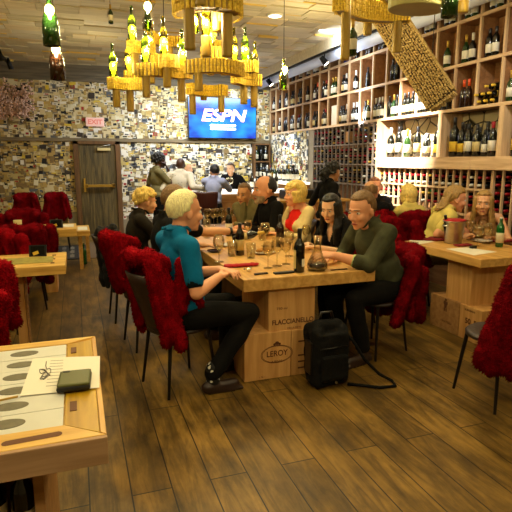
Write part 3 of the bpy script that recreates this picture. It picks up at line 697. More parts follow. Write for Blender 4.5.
# nearest chandelier at top
def ring(t, c, r, h, spans, seed):
    for i, (a0, a1) in enumerate(spans):
        m = 4; a0 = rad(a0); a1 = rad(a1)
        for k in range(m):
            b0 = a0+(a1-a0)*k/m; b1 = a0+(a1-a0)*(k+1)/m
            pa = c+V((r*cos(b0), r*sin(b0), 0)); pb = c+V((r*cos(b1), r*sin(b1), 0))
            cork_arc(t, pa, pb, -r*(1-cos((b1-b0)/2)), h, seed=seed+i*9+k)
t = thing('cork_chandelier', 'closest cork chandelier ring with thick hanging posts, cut by the photo top', 'chandelier')
c = at_y(208, 4, 3.1)
ring(t, c, .155, .14, [(150, 395)], 40)
for x, yb, dy in ((189, 50, -.1), (227, 57, -.08), (217, 32, .1)):
    p = at_y(x, 8, 3.1+dy); p.z = c.z; post(t, p, c.z+.08, at_y(x, yb, 3.1+dy).z, .033)
p = at_y(201, 4, 2.93); p.z = c.z; post(t, p, c.z+.08, at_y(201, 6, 2.93).z, .033)
p = at_y(206, 36, 3.2); post(t, p, p.z, at_y(206, 57, 3.2).z, .03); lamp(t, V((p.x, p.y, p.z)), chb, .72)
p = at_y(194, 33, 3.22); lamp(t, p, chg, .75)
for a in (0, 2.1, 4.2): cable(t, c.x+.17*cos(a), c.y+.17*sin(a), c.z+.05)
# chandelier over the aisle at right
t = thing('cork_chandelier', 'cork chandelier segment with three thick posts in front of the cubby shelf', 'chandelier')
c = at_y(374, 12, 4.1)
pa = at_y(339, 20, 3.9); pb = at_y(409, 14, 4.0); pa.z = pb.z = c.z
cork_arc(t, pa, pb, .14, .16, .1, seed=70)
for x, yb, Y in ((346, 60, 3.95), (368, 35, 4.22), (398, 53, 4.03)):
    p = at_y(x, 14, Y); p.z = c.z; post(t, p, c.z+.09, at_y(x, yb, Y).z, .038)
p = at_y(352, 56, 4.05); o = link('bottle', BT[3][1], t); o.location = p; o.scale = (.95,)*3
p = at_y(378, 2, 4.1); lamp(t, p, chb, .8)
for s in (.15, .5, .85): q = pa.lerp(pb, s); cable(t, q.x, q.y+.1, c.z+.05)
# chandelier at the top right corner: ply underside
t = thing('cork_chandelier', 'cork chandelier with broad olive plywood underside at the photo top right', 'chandelier')
c = at_y(417, 10, 2.9); b = MB(); n = 20
pts = [(c+V((.19*cos(2*pi*k/n), .15*sin(2*pi*k/n), 0))) for k in range(n)]
b.add([p for p in pts]+[p+V((0, 0, .07)) for p in pts], [tuple(reversed(range(n))), tuple(range(n, 2*n))]+[(k, (k+1) % n, n+(k+1) % n, n+k) for k in range(n)])
b.build('ply_disc', M['olive_ply'], t, bevel=.008)
ring(t, c+V((0, 0, .12)), .17, .1, [(0, 360)], 90)
p = at_y(463, 0, 2.95); p.z = c.z+.05; post(t, p, c.z+.1, at_y(463, 13, 2.95).z, .04)
for a in (0, 2.1, 4.2): cable(t, c.x+.15*cos(a), c.y+.12*sin(a), c.z+.1)
# slanting cork-covered beam
t = thing('cork_beam', 'slanting hanging beam densely covered with cork ends, in front of the cubby shelf', 'cork decoration')
P0 = at_y(390, 20, 4.75); P1 = at_y(441, 100, 4.15); ax = (P1-P0).normalized(); P0 = P0-ax*.25
L = (P1-P0).length; fn = V((-.55, -.75, -.35)); fn = (fn-ax*fn.dot(ax)).normalized(); sd = ax.cross(fn).normalized()
b = MB(); R = Matrix((ax, sd, fn)).transposed().to_4x4(); R.translation = P0
hw = .135
b.box((0, -hw, -.08), (L, hw, .0), 1, R)
rr = random.Random(8); nx = int(L/.0225); ny = 12
for i in range(nx):
    for j in range(ny):
        q = R @ V((.01+i*.0225+rr.uniform(-.004, .004)+(.011 if j % 2 else 0), -hw+(j+.5)*2*hw/ny+rr.uniform(-.003, .003), 0)); d = (fn+V((rr.gauss(0, .12), rr.gauss(0, .12), rr.gauss(0, .12)))).normalized()
        b.tube([q-d*.01, q+d*rr.uniform(.004, .034)], .0094, 6, 0)
    for s in (-1, 1):
        for k in range(2):
            q = R @ V((.01+i*.0225, s*(hw+.008), -.075+k*.045)); b.tube([q, q+fn*.043], .0115, 6, 0)
for j in range(ny):
    for k in range(3): q = R @ V((L+.005, -hw+(j+.5)*2*hw/ny, -.07+k*.03)); b.tube([q-ax*.01, q+ax*rr.uniform(.012, .03)], .0112, 6, 0)
b.build('cork_cladding', [M['corkb'], mat('cork_gap', (.22, .14, .06), .9)], t)
for s in (.15, .8):
    q = P0+ax*L*s-fn*.08; cable(t, q.x, q.y, q.z)

# hanging bottle pendants
pend = MB().lathe([(.0135, .31), (.0155, .30), (.0155, .27), (.0135, .265), (.016, .23), (.026, .20), (.040, .165), (.047, .13), (.049, .10), (.049, .0), (.047, .0), (.047, .10), (.038, .160)], 18, 0, close=True)
pendg = pend.mesh('pendant_bottle', M['grglass'], True); pendd = pend.mesh('pendant_bottle', M['brglass'], True); pendt = pend.mesh('pendant_bottle', M['greenglass'], True)
def pendant(px, ybot, Y, mesh, label, s=1.0, glow=(0, 0)):
    p = at_y(px, ybot, Y); t = thing('bottle_pendant', label, 'pendant lamp', p)
    o = link('bottle', mesh, t); o.scale = (s, s, s)
    b = MB().ell((0, 0, 0), (.026, .026, .032), None, 12, 8).build('bulb', M['bulb'], t, True); b.location = (0, -.035*s, .19*s); BULBS.append(p+V((0, -.035*s, .19*s)))
    MB().tube([(0, 0, .30*s), (0, 0, CZ-.02-p.z)], .003, 6).build('cable', M['black_metal'], t)
pendant(52, 46, 3.5, pendg, 'large green bottle pendant lamp, upper of two at the top left', 1.02)
pendant(58, 80, 3.85, pendd, 'dark brown bottle pendant lamp, lower of two at the top left', 1.0)
pendant(283.5, 90, 5.0, pendt, 'bottle pendant lamp hanging alone on a thin cable right of the television', 1.0)
pendant(148, 30, 4.0, pendt, 'slim green bottle pendant lamp left of the nearest cork ring', .8)
pendant(449, 17, 2.75, pendg, 'green bottle pendant lamp beside the olive plywood disc, top right', 1.0)
p = at_z(111, 24, 3.2); t = thing('bottle_pendant', 'tiny unlit bottle hanging near the ceiling left of the chandeliers', 'pendant lamp', p)
o = link('bottle', BT[3][1], t); o.scale = (.7, .7, .7); MB().tube([(0, 0, .2), (0, 0, CZ-.02-p.z)], .003, 6).build('cable', M['black_metal'], t)

# ================================================================ CHAIRS
def make_chair(name, label, shell, group=None):
    t = thing(name, label, 'chair', group=group)
    def arc(r0, z0, z1, lean, m, nm, a=62):
        n = 16; k = 6; b = MB(); vs = []; fs = []
        for s in (0, 1):
            for j in range(k+1):
                v = j/k; z = z0+(z1-z0)*v; rr_ = r0-s*.018
                for i in range(n+1):
                    th = rad(180-a+2*a*i/n); e = 1-.35*v*abs((i/n-.5)*2)**3
                    vs.append(V((rr_*cos(th)-lean*v*1.0+.02, rr_*sin(th)*e*1.02, z-.03*v*abs((i/n-.5)*2)**4)))
        W = n+1; S = W*(k+1)
        for j in range(k):
            for i in range(n):
                q = j*W+i; fs.append((q, q+1, q+W+1, q+W)); fs.append((S+q, S+q+W, S+q+W+1, S+q+1))
        for i in range(n):
            fs.append((i, S+i, S+i+1, i+1)); q = k*W+i; fs.append((q, q+1, S+q+1, S+q))
        for j in range(k):
            q = j*W; fs.append((q, q+W, S+q+W, S+q)); q = j*W+n; fs.append((q, S+q, S+q+W, q+W))
        return b.add(vs, fs).build(nm, m, t, True)
    arc(.235, .43, .87, .15, shell, 'backrest')
    b = MB(); n = 24; prof = []
    for (r, z) in ((.20, .435), (.225, .44), (.228, .458), (.21, .472), (.12, .466), (.001, .462)): prof.append((r, z))
    b.lathe(prof, n, 0, Matrix.Diagonal((1.0, 1.02, 1, 1))); b.build('seat', shell, t, True)
    for sx in (1, -1):
        for sy in (1, -1):
            MB().tube([(sx*.15, sy*.15, .44), (sx*.20, sy*.19, .0)], [.014, .010], 10).build('leg', M['chairleg'], t)
    return t
def tuft(me, dens, length, seed, droop=.7):
    """grow short wool locks out of a skin"""
    r = random.Random(seed); vs = [v.co.copy() for v in me.vertices]; out = MB(); out.v = [tuple(v) for v in vs]; out.f = [tuple(p.vertices) for p in me.polygons]; out.m = [0]*len(out.f)
    for p in me.polygons:
        if r.random() > dens: continue
        c = V((0, 0, 0))
        for i in p.vertices: c += vs[i]
        c /= len(p.vertices); n = p.normal; d = (n+V((r.gauss(0, .5), r.gauss(0, .5), r.gauss(-droop, .4)))).normalized(); s = d.orthogonal().normalized(); q = d.cross(s); w = r.uniform(.005, .009); L_ = length*r.uniform(.6, 1.3)
        c -= n*.006
        out.add([c+s*w, c-s*w*.5+q*w*.87, c-s*w*.5-q*w*.87, c+d*L_], [(0, 1, 3), (1, 2, 3), (2, 0, 3)])
    return out
def fur_mesh(kind, m, seed):
    r = random.Random(seed); b = MB()
    for i in range(13):
        a = -66+i*11; th = rad(180+a); e = 1-.3*abs(a/66)**3
        zt = .905-.05*abs(a/66)**3
        if not (kind == 'open' and -24 < a < 36):
            zb = .28+r.uniform(-.05, .05)+.06*abs(a/66)**2 if kind == 'drape' else .40+r.uniform(-.08, .06) if kind[:5] != 'short' else .55+r.uniform(-.05, .05)
            b.cap((.285*cos(th)-.02, .285*sin(th), zb), .045+r.uniform(-.008, .01), (.275*cos(th)-.05, .275*sin(th)*e, zt), .05+r.uniform(-.01, .012), 8)
        zb = .52+r.uniform(-.02, .05)
        b.cap((.195*cos(th), .195*sin(th), zb), .028, (.2*cos(th)-.045, .2*sin(th)*e, zt), .035, 8)
        b.cap((.24*cos(th)-.05, .245*sin(th)*e, zt+.01), .058+r.uniform(-.012, .016), (.24*cos(th+.18)-.05, .245*sin(th+.18)*e, zt+.01), .056, 8)
    if kind in ('full', 'wide', 'open'):
        for s in (-1, 1):
            b.cap((-.02, s*.30, .80), .06, (.05, s*.29, .50 if s > 0 or kind != 'open' else .62), .05, 8)
            b.cap((-.02, s*.28, .86), .07, (-.1, s*.27, .6), .05, 8)
    if kind == 'wide':
        for i in range(7): b.cap((-.28+i*.015, -.28+i*.09, .75), .06, (-.26, -.25+i*.085, .34+r.uniform(-.06, .05)), .05, 8)
        b.cap((.0, .29, .6), .055, (.08, .28, .36), .05, 8)
    o = fuse('sheepskin', b, m, None, .013, 4, .016, 9)
    me = o.data; bpy.data.objects.remove(o)
    for v in me.vertices: v.co.x -= .19*max(0, v.co.z-.45)
    me.update()
    mm = tuft(me, .95, .022, seed).mesh('sheepskin', m, True); bpy.data.meshes.remove(me); return mm
FUR = {('full', 'r'): fur_mesh('full', M['fur'], 1), ('open', 'r'): fur_mesh('open', M['fur'], 2), ('full', 'd'): fur_mesh('full', M['furd'], 3), ('wide', 'd'): fur_mesh('wide', M['furd'], 4), ('short', 'd'): fur_mesh('short', M['furd'], 5), ('wide', 'r'): fur_mesh('wide', M['fur'], 6), ('drape', 'd'): fur_mesh('drape', M['furd'], 8), ('short2', 'r'): fur_mesh('short2', M['fur'], 7)}
chairA = make_chair('dining_chair', '', M['shell']); chairB = make_chair('dining_chair', '', M['tanshell'])
used = set()
def chair(x, y, th, label, fur=None, flabel='', proto=None, fs=1.0, fz=1.06):
    proto = proto or chairA
    if proto.name not in used:
        used.add(proto.name); c = proto; c.location = (x, y, 0); c.rotation_euler = (0, 0, rad(th)); c['label'] = label
    else: c = dup(proto, (x, y, 0), rad(th), label)
    c['group'] = 'bucket chairs around the tables'
    if fur:
        o = link('sheepskin', FUR[fur]); o.location = (x, y, .002); o.rotation_euler = (0, 0, rad(th)); o.scale = (fs, fs, fz); tag(o, flabel, 'sheepskin', 'sheepskins on the chairs')
    return c
chair(.63, 3.50, 20, 'brown bucket chair under the man in the teal polo shirt', ('open', 'r'), 'bright red sheepskin over the teal-shirted man\'s chair, brown shell showing through', fs=.86)
chair(.56, 4.42, 10, 'brown bucket chair under the man in black pouring wine', ('short2', 'r'), 'bright red sheepskin on the second chair along the left of the long table', fs=.9)
chair(.47, 5.28, 5, 'brown bucket chair under the curly-haired woman, a coat over its back')
chair(2.33, 3.62, 198, 'brown bucket chair under the grey-haired man in olive jacket', ('wide', 'd'), 'dark red sheepskin draped low over the olive-jacketed man\'s chair', fs=1.0, fz=.92)
chair(2.52, 4.42, 185, 'bucket chair under the long-haired woman in black at the long table')
chair(2.50, 5.18, 182, 'bucket chair under the blonde woman in cream cardigan')
chair(2.45, 5.80, 182, 'bucket chair under the bald bearded man in black')
chair(2.64, 2.56, 88, 'bucket chair in the right foreground with its back to the viewer', ('drape', 'd'), 'dark red sheepskin over the chair in the right foreground', fs=1.05, fz=1.08)
chair(3.42, 4.74, 2, 'bucket chair under the dreadlocked man at the right table', ('wide', 'd'), 'dark red sheepskin on the dreadlocked man\'s chair, left of the right table')
chair(3.84, 5.34, 80, 'bucket chair under the blonde woman in yellow seen from behind', ('full', 'd'), 'dark red sheepskin behind the blonde woman in yellow')
chair(3.36, 5.52, 72, 'bucket chair under the bald man in black seen from behind', ('full', 'd'), 'dark red sheepskin on the chair of the bald man seen from behind')
chair(3.95, 6.35, 255, 'bucket chair under the reddish-haired man facing the viewer by the rack')
chair(4.14, 4.50, 215, 'bucket chair under the woman with long fair hair at the photo right')
chair(-.78, 3.62, 88, 'bucket chair at the left edge in front of the middle small table', ('wide', 'r'), 'bright red sheepskin on the chair cut by the left photo edge', fs=1.1)
chair(-.80, 5.22, -85, 'bucket chair behind the small table with the black card', ('full', 'r'), 'bright red sheepskin on the chair just behind the middle small table', fz=.98)
chair(-.58, 6.02, 92, 'bucket chair in front of the table with the glass candle', ('full', 'd'), 'dark red sheepskin with broad rolled top in front of the glass candle', fz=.99)
chair(-.72, 7.52, -90, 'bucket chair beyond the table with the glass candle', ('full', 'd'), 'dark red sheepskin seen behind the glass candle', fz=.96)
chair(-.86, 9.75, -90, 'cream bucket chair against the label wall, left of two', ('short', 'd'), 'dark red sheepskin on the left cream chair by the label wall', chairB, .86)
chair(-.36, 9.75, -90, 'cream bucket chair against the label wall, right of two next to the door', ('short', 'd'), 'dark red sheepskin on the cream chair nearest the door', chairB, .86)
# coat on the third chair
b = MB(); rr = random.Random(2)
for i in range(8):
    a = rad(180-70+i*20); b.cap((.47+.27*cos(a), 5.28+.27*sin(a), .36+rr.uniform(-.04, .05)), .035+rr.uniform(-.01, .012), (.47+.25*cos(a)-.05, 5.28+.26*sin(a), .89), .035, 8)
    b.cap((.47+.24*cos(a)-.05, 5.28+.25*sin(a), .90), .045, (.47+.22*cos(a), 5.28+.22*sin(a), .6), .03, 8)
tag(fuse('coat', b, M['coat'], None, .014, 3, .02, 14), 'black coat hung over the curly-haired woman\'s chair back', 'coat')

# ================================================================ TABLES
def ax_(px, py, X):
    d = _ray(px, py); q = X/d[0]; return V((X, d[1]*q, CAMH+d[2]*q))
TZ = .78
def onT(px, py, z=TZ): return at_z(px, py, z)
t = thing('dining_table', 'long honey-coloured wooden table with crate base in the middle of the room', 'table')
TX0, TX1, TY0, TY1 = 1.06, 2.12, 3.31, 6.45
MB().box((TX0, TY0, TZ-.092), (TX1, TY1, TZ)).build('tabletop', M['table'], t, bevel=.006)
cx0 = at_y(268, 320, 3.37).x; cx1 = at_y(314, 320, 3.37).x
o = MB().box((cx0, 3.36, .36), (cx1, 4.0, TZ-.092)).build('base_column', M['crate'], t, bevel=.004); o['label'] = 'upper crate column of the table base'
for bx, (xa, xb) in enumerate(((1.075, 1.44), (1.444, 1.70))):
    MB().box((xa, 3.345, .0), (xb, 4.05, .362-.004*bx)).build('base_crate', (M['crate'], M['crate'])[bx], t, bevel=.004)
MB().box((1.2, 5.6, 0), (1.8, 6.1, TZ-.092)).build('base_column', M['crate'], t, bevel=.004)
def stamp(txt, size, px, py, Y, bold=.0, parent=None, sx=1, m='ink'):
    p = at_y(px, py, Y); o = text_mesh(txt, size, M[m], 'crate_lettering', parent, .0006, bold, UPX, 0, sx); o.location = (p.x, Y-.0012, p.z); return o
stamp('FLACCIANELLO', .052, 293, 321, 3.36, .001, t, .92); stamp('DELLA PIEVE', .02, 294, 327.5, 3.36, 0, t); stamp('750 ml', .026, 282, 308.5, 3.36, 0, t, 1.2)
stamp('LEROY', .062, 277, 353.5, 3.345, .0008, t, .9)
b = MB(); p = at_y(277, 354, 3.344)
for k in range(32):
    a0 = 2*pi*k/32; a1 = 2*pi*(k+1)/32
    for ro in (1, .93): b.add([p+V((r_*ro*cos(a), 0, s_*ro*sin(a))) for a in (a0, a1) for r_, s_ in ((.128, .07), (.124, .066))], [(0, 1, 3, 2)])
b.ell(p+V((0, 0, .085)), (.016, .001, .014), None, 8, 6); b.ell(p+V((-.02, 0, .078)), (.01, .001, .009), None, 8, 6); b.ell(p+V((.02, 0, .078)), (.01, .001, .009), None, 8, 6)
b.build('oval_stamp', M['ink'], t)
stamp('VOSNE', .02, 277, 345.5, 3.345, 0, t); stamp('A BEAUNE', .018, 277, 361, 3.345, 0, t); stamp('- 12 -', .02, 262, 377, 3.345, 0, t)
for zz in (.05, .10, .15, .26): MB().box((1.50, 3.3438, zz), (1.66, 3.3448, zz+.012)).build('crate_stripe', M['ink'], t)
# right table
t = thing('dining_table', 'wooden table with stencilled crate base at right holding the ice bucket', 'table')
MB().box((3.17, 3.36, TZ-.075), (3.98, 4.44, TZ)).build('tabletop', M['table'], t, bevel=.006)
ya, yb = ax_(471, 290, 3.27).y, ax_(446, 290, 3.27).y
MB().box((3.27, ya, .31), (3.68, yb, TZ-.075)).build('base_column', M['crate'], t, bevel=.004)
y0_, y1_, y2_ = 3.38, ax_(459, 320, 3.25).y, 4.06
MB().box((3.245, y1_+.002, 0), (3.72, y2_, .315)).build('base_crate', M['crate_dark'], t, bevel=.004)
MB().box((3.25, y0_, 0), (3.72, y1_-.002, .315)).build('base_crate', M['crate'], t, bevel=.004)
SX = Matrix.Rotation(rad(-90), 4, 'Z') @ UPX
def stampx(txt, size, px, py, X, bold=0, parent=None, sx=1):
    p = ax_(px, py, X); o = text_mesh(txt, size, M['ink'], 'crate_lettering', parent, .0006, bold, SX, 0, sx); o.location = (X-.0012, p.y, p.z)
stampx('50, 50', .07, 472, 323, 3.25, .002, t); stampx('BORDEAUX', .025, 470, 311, 3.25, 0, t); stampx('CHATEAU', .03, 446, 322, 3.245, 0, t, 1.1)
b = MB()  # little crest stamp
p = ax_(445.5, 305, 3.244)
for dy, dz_, r1, r2 in ((0, .05, .016, .014), (-.018, .02, .012, .02), (.018, .02, .012, .02), (0, -.01, .02, .022), (-.012, -.045, .009, .02), (.012, -.045, .009, .02), (0, .02, .008, .03)): b.ell(p+V((0, dy, dz_)), (.0012, r1, r2), None, 10, 6)
b.build('crest_stamp', M['ink'], t)
# hidden table at the rear right
t = thing('dining_table', 'small table between the two men by the low rack, mostly hidden', 'table')
MB().box((3.3, 5.72, TZ-.06), (4.15, 6.1, TZ)).build('tabletop', M['table_x'], t, bevel=.004); MB().box((3.55, 5.78, 0), (3.9, 6.05, TZ-.06)).build('base_column', M['crate'], t)

# near left table made from a wine case
t = thing('dining_table', 'near left table with wooden frame around a grey board of oval bottle recesses', 'table')
X0, X1, Ya, Yb = -1.15, .042, 1.49, 2.44
MB().box((X0, Ya, TZ-.085), (X1, Yb, TZ-.012)).build('table_core', M['table_x'], t)
def slab(pts, z0, z1, name, m, par):
    n = len(pts); return MB().add([(x, y, z0) for x, y in pts]+[(x, y, z1) for x, y in pts], [tuple(reversed(range(n))), tuple(range(n, 2*n))]+[(k, (k+1) % n, n+(k+1) % n, n+k) for k in range(n)]).build(name, m, par, bevel=.0025)
slab([(X0, Ya+.014), (X1, Ya+.014), (-.082, 1.605), (X0, 1.605)], TZ-.087, TZ, 'frame_rail', M['table_x'], t)
MB().box((X0, Ya-.004, TZ-.089), (X1+.001, Ya+.013, TZ-.0005)).build('edge_board', M['edge_board'], t, bevel=.003)
slab([(X0, 2.375), (-.082, 2.375), (X1, Yb+.002), (X0, Yb+.002)], TZ-.087, TZ, 'frame_rail', M['table_x'], t)
slab([(-.081, 1.607), (X1-.019, 1.525), (X1-.019, 2.405), (-.081, 2.373)], TZ-.08, TZ-.002, 'end_panel', M['golden'], t)
slab([(X1-.018, 1.525), (X1, Ya+.016), (X1, Yb), (X1-.018, 2.41)], TZ-.087, TZ-.0005, 'frame_rail', M['table'], t)
for y in (1.73, 2.28): MB().box((-.066, y-.035, TZ-.004), (-.043, y+.035, TZ+.0006)).build('finger_slot', M['slot'], t)
b = MB(); _p = [(-.10+.014*cos(rad(-90+a)), 1.553+.014*sin(rad(-90+a))) for a in range(0, 181, 20)]+[(-.24+.014*cos(rad(90+a)), 1.545+.014*sin(rad(90+a))) for a in range(0, 181, 20)]; b.add([(x, y, TZ+.001) for x, y in _p]+[(x, y, TZ-.004) for x, y in _p], [tuple(range(20))]+[(k, 20+k, 20+(k+1) % 20, (k+1) % 20) for k in range(20)])
b.build('finger_slot', M['slot'], t)
bd = MB()
for i in range(6): bd.box((X0+.02, 1.608+i*.1275, TZ-.02), (-.086, 1.608+i*.1275+.1245, TZ-.003+.0005*(i % 2)))
bd = bd.build('recess_board', M['board'], t)
for col in (-.255, -.56):
    for i in range(6):
        y = 1.672+i*.1275; b = MB(); n = 28
        b.add([(col+.056*cos(2*pi*k/n), y+.031*sin(2*pi*k/n), TZ-.001) for k in range(n)]+[(col+.056*cos(2*pi*k/n), y+.031*sin(2*pi*k/n), TZ-.004) for k in range(n)], [tuple(range(n))]+[(k, n+k, n+(k+1) % n, (k+1) % n) for k in range(n)])
        b.build('oval_recess', M['hole'], bd)
t2 = thing('wine_crate', 'open wooden crate with dark bottles under the near left table', 'crate')
b = MB()
b.box((-.185, 1.60, 0), (-.155, 2.2, .69)); b.box((-.75, 1.60, 0), (-.72, 2.2, .69)); b.box((-.72, 2.17, 0), (-.185, 2.2, .69)); b.box((-.72, 1.6, .0), (-.185, 2.17, .03)); b.box((-.72, 1.6, .33), (-.185, 2.17, .35))
b.build('crate_body', M['crate_dark'], t2)
for j in range(5): put_bottle((0, 4, 2, 0, 1)[j], -.225-j*.095, 1.66+(j % 2)*.05, .352, '%s in crate under near left table, %s from right' % (BT[(0, 4, 2, 0, 1)[j]][0], ORD[j]), 'bottles in the crate under the table', 1.0)
# small table behind it
t = thing('dining_table', 'small wooden table with slotted end, black card and place mat, at middle left', 'table')
MB().box((-1.15, 4.27, TZ-.075), (-.12, 4.90, TZ)).build('tabletop', M['table_x'], t, bevel=.005)
for y in (4.40, 4.58, 4.76): MB().box((-.235, y-.03, TZ-.003), (-.205, y+.03, TZ+.0008)).build('finger_slot', M['slot'], t)
for i in range(3): MB().box((-.80, 4.45+i*.11, TZ-.003), (-.66, 4.475+i*.11, TZ+.0008)).build('finger_slot', M['slot'], t)
MB().box((-.53, 4.52, 0), (-.46, 4.62, TZ-.075)).build('leg', M['crate'], t); MB().box((-.455, 4.53, 0), (-.44, 4.61, TZ-.075)).build('leg_strip', M['crate_dark'], t); MB().box((-1.05, 4.52, 0), (-.98, 4.62, TZ-.075)).build('leg', M['crate'], t)
o = MB().box((-.60, 4.42, TZ), (-.22, 4.70, TZ+.003)).build('place_mat', mat('green_gold_mat', (.58, .54, .24), .6, var=.3, vscale=25)); tag(o, 'green and gold place mat on the small middle left table', 'place mat')
def card(x, y, z, s, rz, label):
    t = thing('card_holder', label, 'card holder', (x, y, z), rz)
    MB().box((-.075*s, -.006, .0), (.075*s, .006, .105*s), 0, Matrix.Rotation(rad(-12), 4, 'X')).build('card_frame', M['black'], t)
    MB().box((-.06*s, -.0085, .012), (.06*s, -.0065, .095*s), 0, Matrix.Rotation(rad(-12), 4, 'X')).build('card_face', M['blackcloth'], t)
    MB().box((-.03*s, -.0105, .02), (.02*s, -.009, .05*s), 0, Matrix.Rotation(rad(-12), 4, 'X') @ Matrix.Rotation(rad(-20), 4, 'Y')).build('gold_sticker', M['lab_y'], t)
_q = onT(38, 256.5); card(_q.x, min(_q.y, 4.85), TZ, .95, rad(-8), 'black card holder with gold sticker on the small middle left table')
# table with the candle
t = thing('dining_table', 'small wooden table with crate foot beyond the rolled red sheepskin, holding the candle', 'table')
MB().box((-1.2, 6.55, TZ-.085), (-.03, 7.15, TZ)).build('tabletop', M['table_x'], t, bevel=.005); MB().box((-.46, 6.6, 0), (-.29, 7.0, TZ-.085)).build('base_column', M['crate'], t)
o = MB().box((-.25, 6.75, TZ), (-.06, 7.05, TZ+.003)).build('menu', M['white']); tag(o, 'white menu lying on the far left table end', 'menu')
card(-.26, 6.72, TZ, 1.0, 0, 'small black card holder on the table with the candle')
p = at_z(24, 222, TZ); t = thing('candle_glass', 'small glass with candle and dark band on the far left table', 'candle', (p.x, 6.75, TZ))
MB().lathe([(.03, 0), (.045, .005), (.048, .11), (.045, .11), (.042, .012), (.001, .010)], 16).build('glass', M['lab_c'], t, True); MB().lathe([(.0455, .04), (.047, .06)], 16, close=True).build('band', M['frame'], t)
# low bench table
t = thing('bench_table', 'low yellow wooden side table near the door with a green bottle under it', 'table')
MB().box((-.42, 7.88, .50), (.15, 8.62, .575)).build('tabletop', M['table_x'], t, bevel=.004)
for x, y in ((-.02, 7.92), (.09, 8.5), (-.40, 7.92), (-.40, 8.5)): MB().box((x, y, 0), (x+.055, y+.07, .50)).build('leg', M['table'], t)
put_bottle(9, .05, 8.28, 0.004, 'green bottle standing on the floor under the low side table', 'bottle under the side table', 1.1)
o = MB().box((-.02, 8.0, .575), (.12, 8.4, .579)).build('menu', M['white']); tag(o, 'white menu on the low side table near the door', 'menu')
t = thing('door_mat', 'dark door mat with pale printed pattern on the floor under the low side table', 'door mat')
MB().box((-.52, 8.75, 0), (.10, 10.2, .012)).build('mat_pile', M['mat_dark'], t)
b = MB(); rr = random.Random(3)
for i in range(4):
    for j in range(3): x = -.45+i*.14; y = 8.9+j*.42; b.box((x, y, .012), (x+.07, y+.28, .0135)); b.box((x+.028, y+.28, .012), (x+.042, y+.36, .0135))
b.build('printed_pattern', M['mat_grey'], t)
o = MB().box((.12, 8.75, 0), (.32, 10.5, .008)).build('floor_runner', M['tan_mat']); tag(o, 'narrow brown strip of runner on the floor beside the printed door mat', 'runner')

# ================================================================ THINGS ON THE TABLES
def wineglass(x, y, z, label, wine=.0, s=1.0, big=1.0, group='wine glasses on the long table'):
    t = thing('wine_glass', label, 'wine glass', (x, y, z), 0, group); g = big
    b = MB().lathe([(.036, 0), (.036, .003), (.008, .006), (.004, .012), (.004, .085), (.012, .095), (.034*g, .115), (.044*g, .145), (.041*g, .175), (.034*g, .205), (.0325*g, .205), (.039*g, .175), (.042*g, .145), (.032*g, .117), (.001, .098)], 18)
    o = b.build('glass', M['glass'], t, True); o.scale = (s, s, s)
    if wine:
        o = MB().lathe([(.001, .099), (.030*g, .117), (.040*g, .1435), (.001, .1435)], 16).build('wine', M['wine'], t, True); o.scale = (s, s, s)
def tumbler(x, y, z, label, s=1.0, group='water glasses on the long table'):
    o = MB().lathe([(.030, 0), (.037, .11), (.0355, .11), (.029, .008), (.001, .008)], 18).build('water_glass', M['glass'], None, True); o.location = (x, y, z); o.scale = (s, s, s); tag(o, label, 'glass', group)
def big_bottle(px, py, z, glass, lab, foil, label, H=.31, R=.0385, sc=1, rot=0):
    p = onT(px, py, z); t = thing('wine_bottle', label, 'bottle', p, rot)
    MB().lathe(bottle_prof(R, H, .185), 24).build('bottle_glass', glass, t, True)
    if lab: MB().lathe([(R+.0007, .045), (R+.0007, .14)], 24, close=True).build('paper_label', lab, t, True)
    if foil: MB().lathe([(.0152, H-.085), (.0158, H-.03), (.017, H-.004), (.0145, H+.002)], 16).build('foil_capsule', foil, t, True)
    t.scale = (sc,)*3; return t
t = big_bottle(299, 272, TZ, M['dkglass'], None, M['foil_k'], 'dark wine bottle with cream label strips at the front of the long table', sc=1.05)
b = MB()
for k in range(10):
    a0 = rad(150+k*6); a1 = rad(150+(k+1)*6); b.add([(.0392*cos(a0), .0392*sin(a0), .03), (.0392*cos(a1), .0392*sin(a1), .03), (.0392*cos(a1), .0392*sin(a1), .16), (.0392*cos(a0), .0392*sin(a0), .16)], [(0, 1, 2, 3)])
b.build('paper_label', M['lab_c'], t); b = MB()
for k in range(8):
    a0 = rad(275+k*6); a1 = rad(275+(k+1)*6); b.add([(.0392*cos(a0), .0392*sin(a0), .045), (.0392*cos(a1), .0392*sin(a1), .045), (.0392*cos(a1), .0392*sin(a1), .10), (.0392*cos(a0), .0392*sin(a0), .10)], [(0, 1, 2, 3)])
b.build('back_label', M['lab_w'], t)
big_bottle(280, 247, TZ, M['brglass'], None, M['foil_k'], 'brown wine bottle standing in front of the blonde woman')
big_bottle(240, 255, TZ, M['dkglass'], M['lab_c'], M['foil_k'], 'dark bottle with a cream label under the pouring hand', H=.28)
big_bottle(229, 236, TZ, M['dkglass'], M['lab_w'], M['foil_k'], 'dark bottle standing just left of the pouring hand, far side')
t = thing('decanter', 'clear glass decanter with red wine at the front corner of the long table', 'decanter', onT(317, 270))
MB().lathe([(.06, 0), (.078, .012), (.082, .035), (.07, .07), (.045, .115), (.03, .155), (.026, .20), (.033, .262), (.0315, .262), (.0245, .20), (.0285, .155), (.043, .115), (.068, .07), (.079, .035), (.075, .014), (.001, .005)], 26).build('glass', M['glass'], t, True)
MB().lathe([(.001, .006), (.074, .015), (.078, .035), (.0735, .055), (.001, .055)], 24).build('wine', M['wine'], t, True)
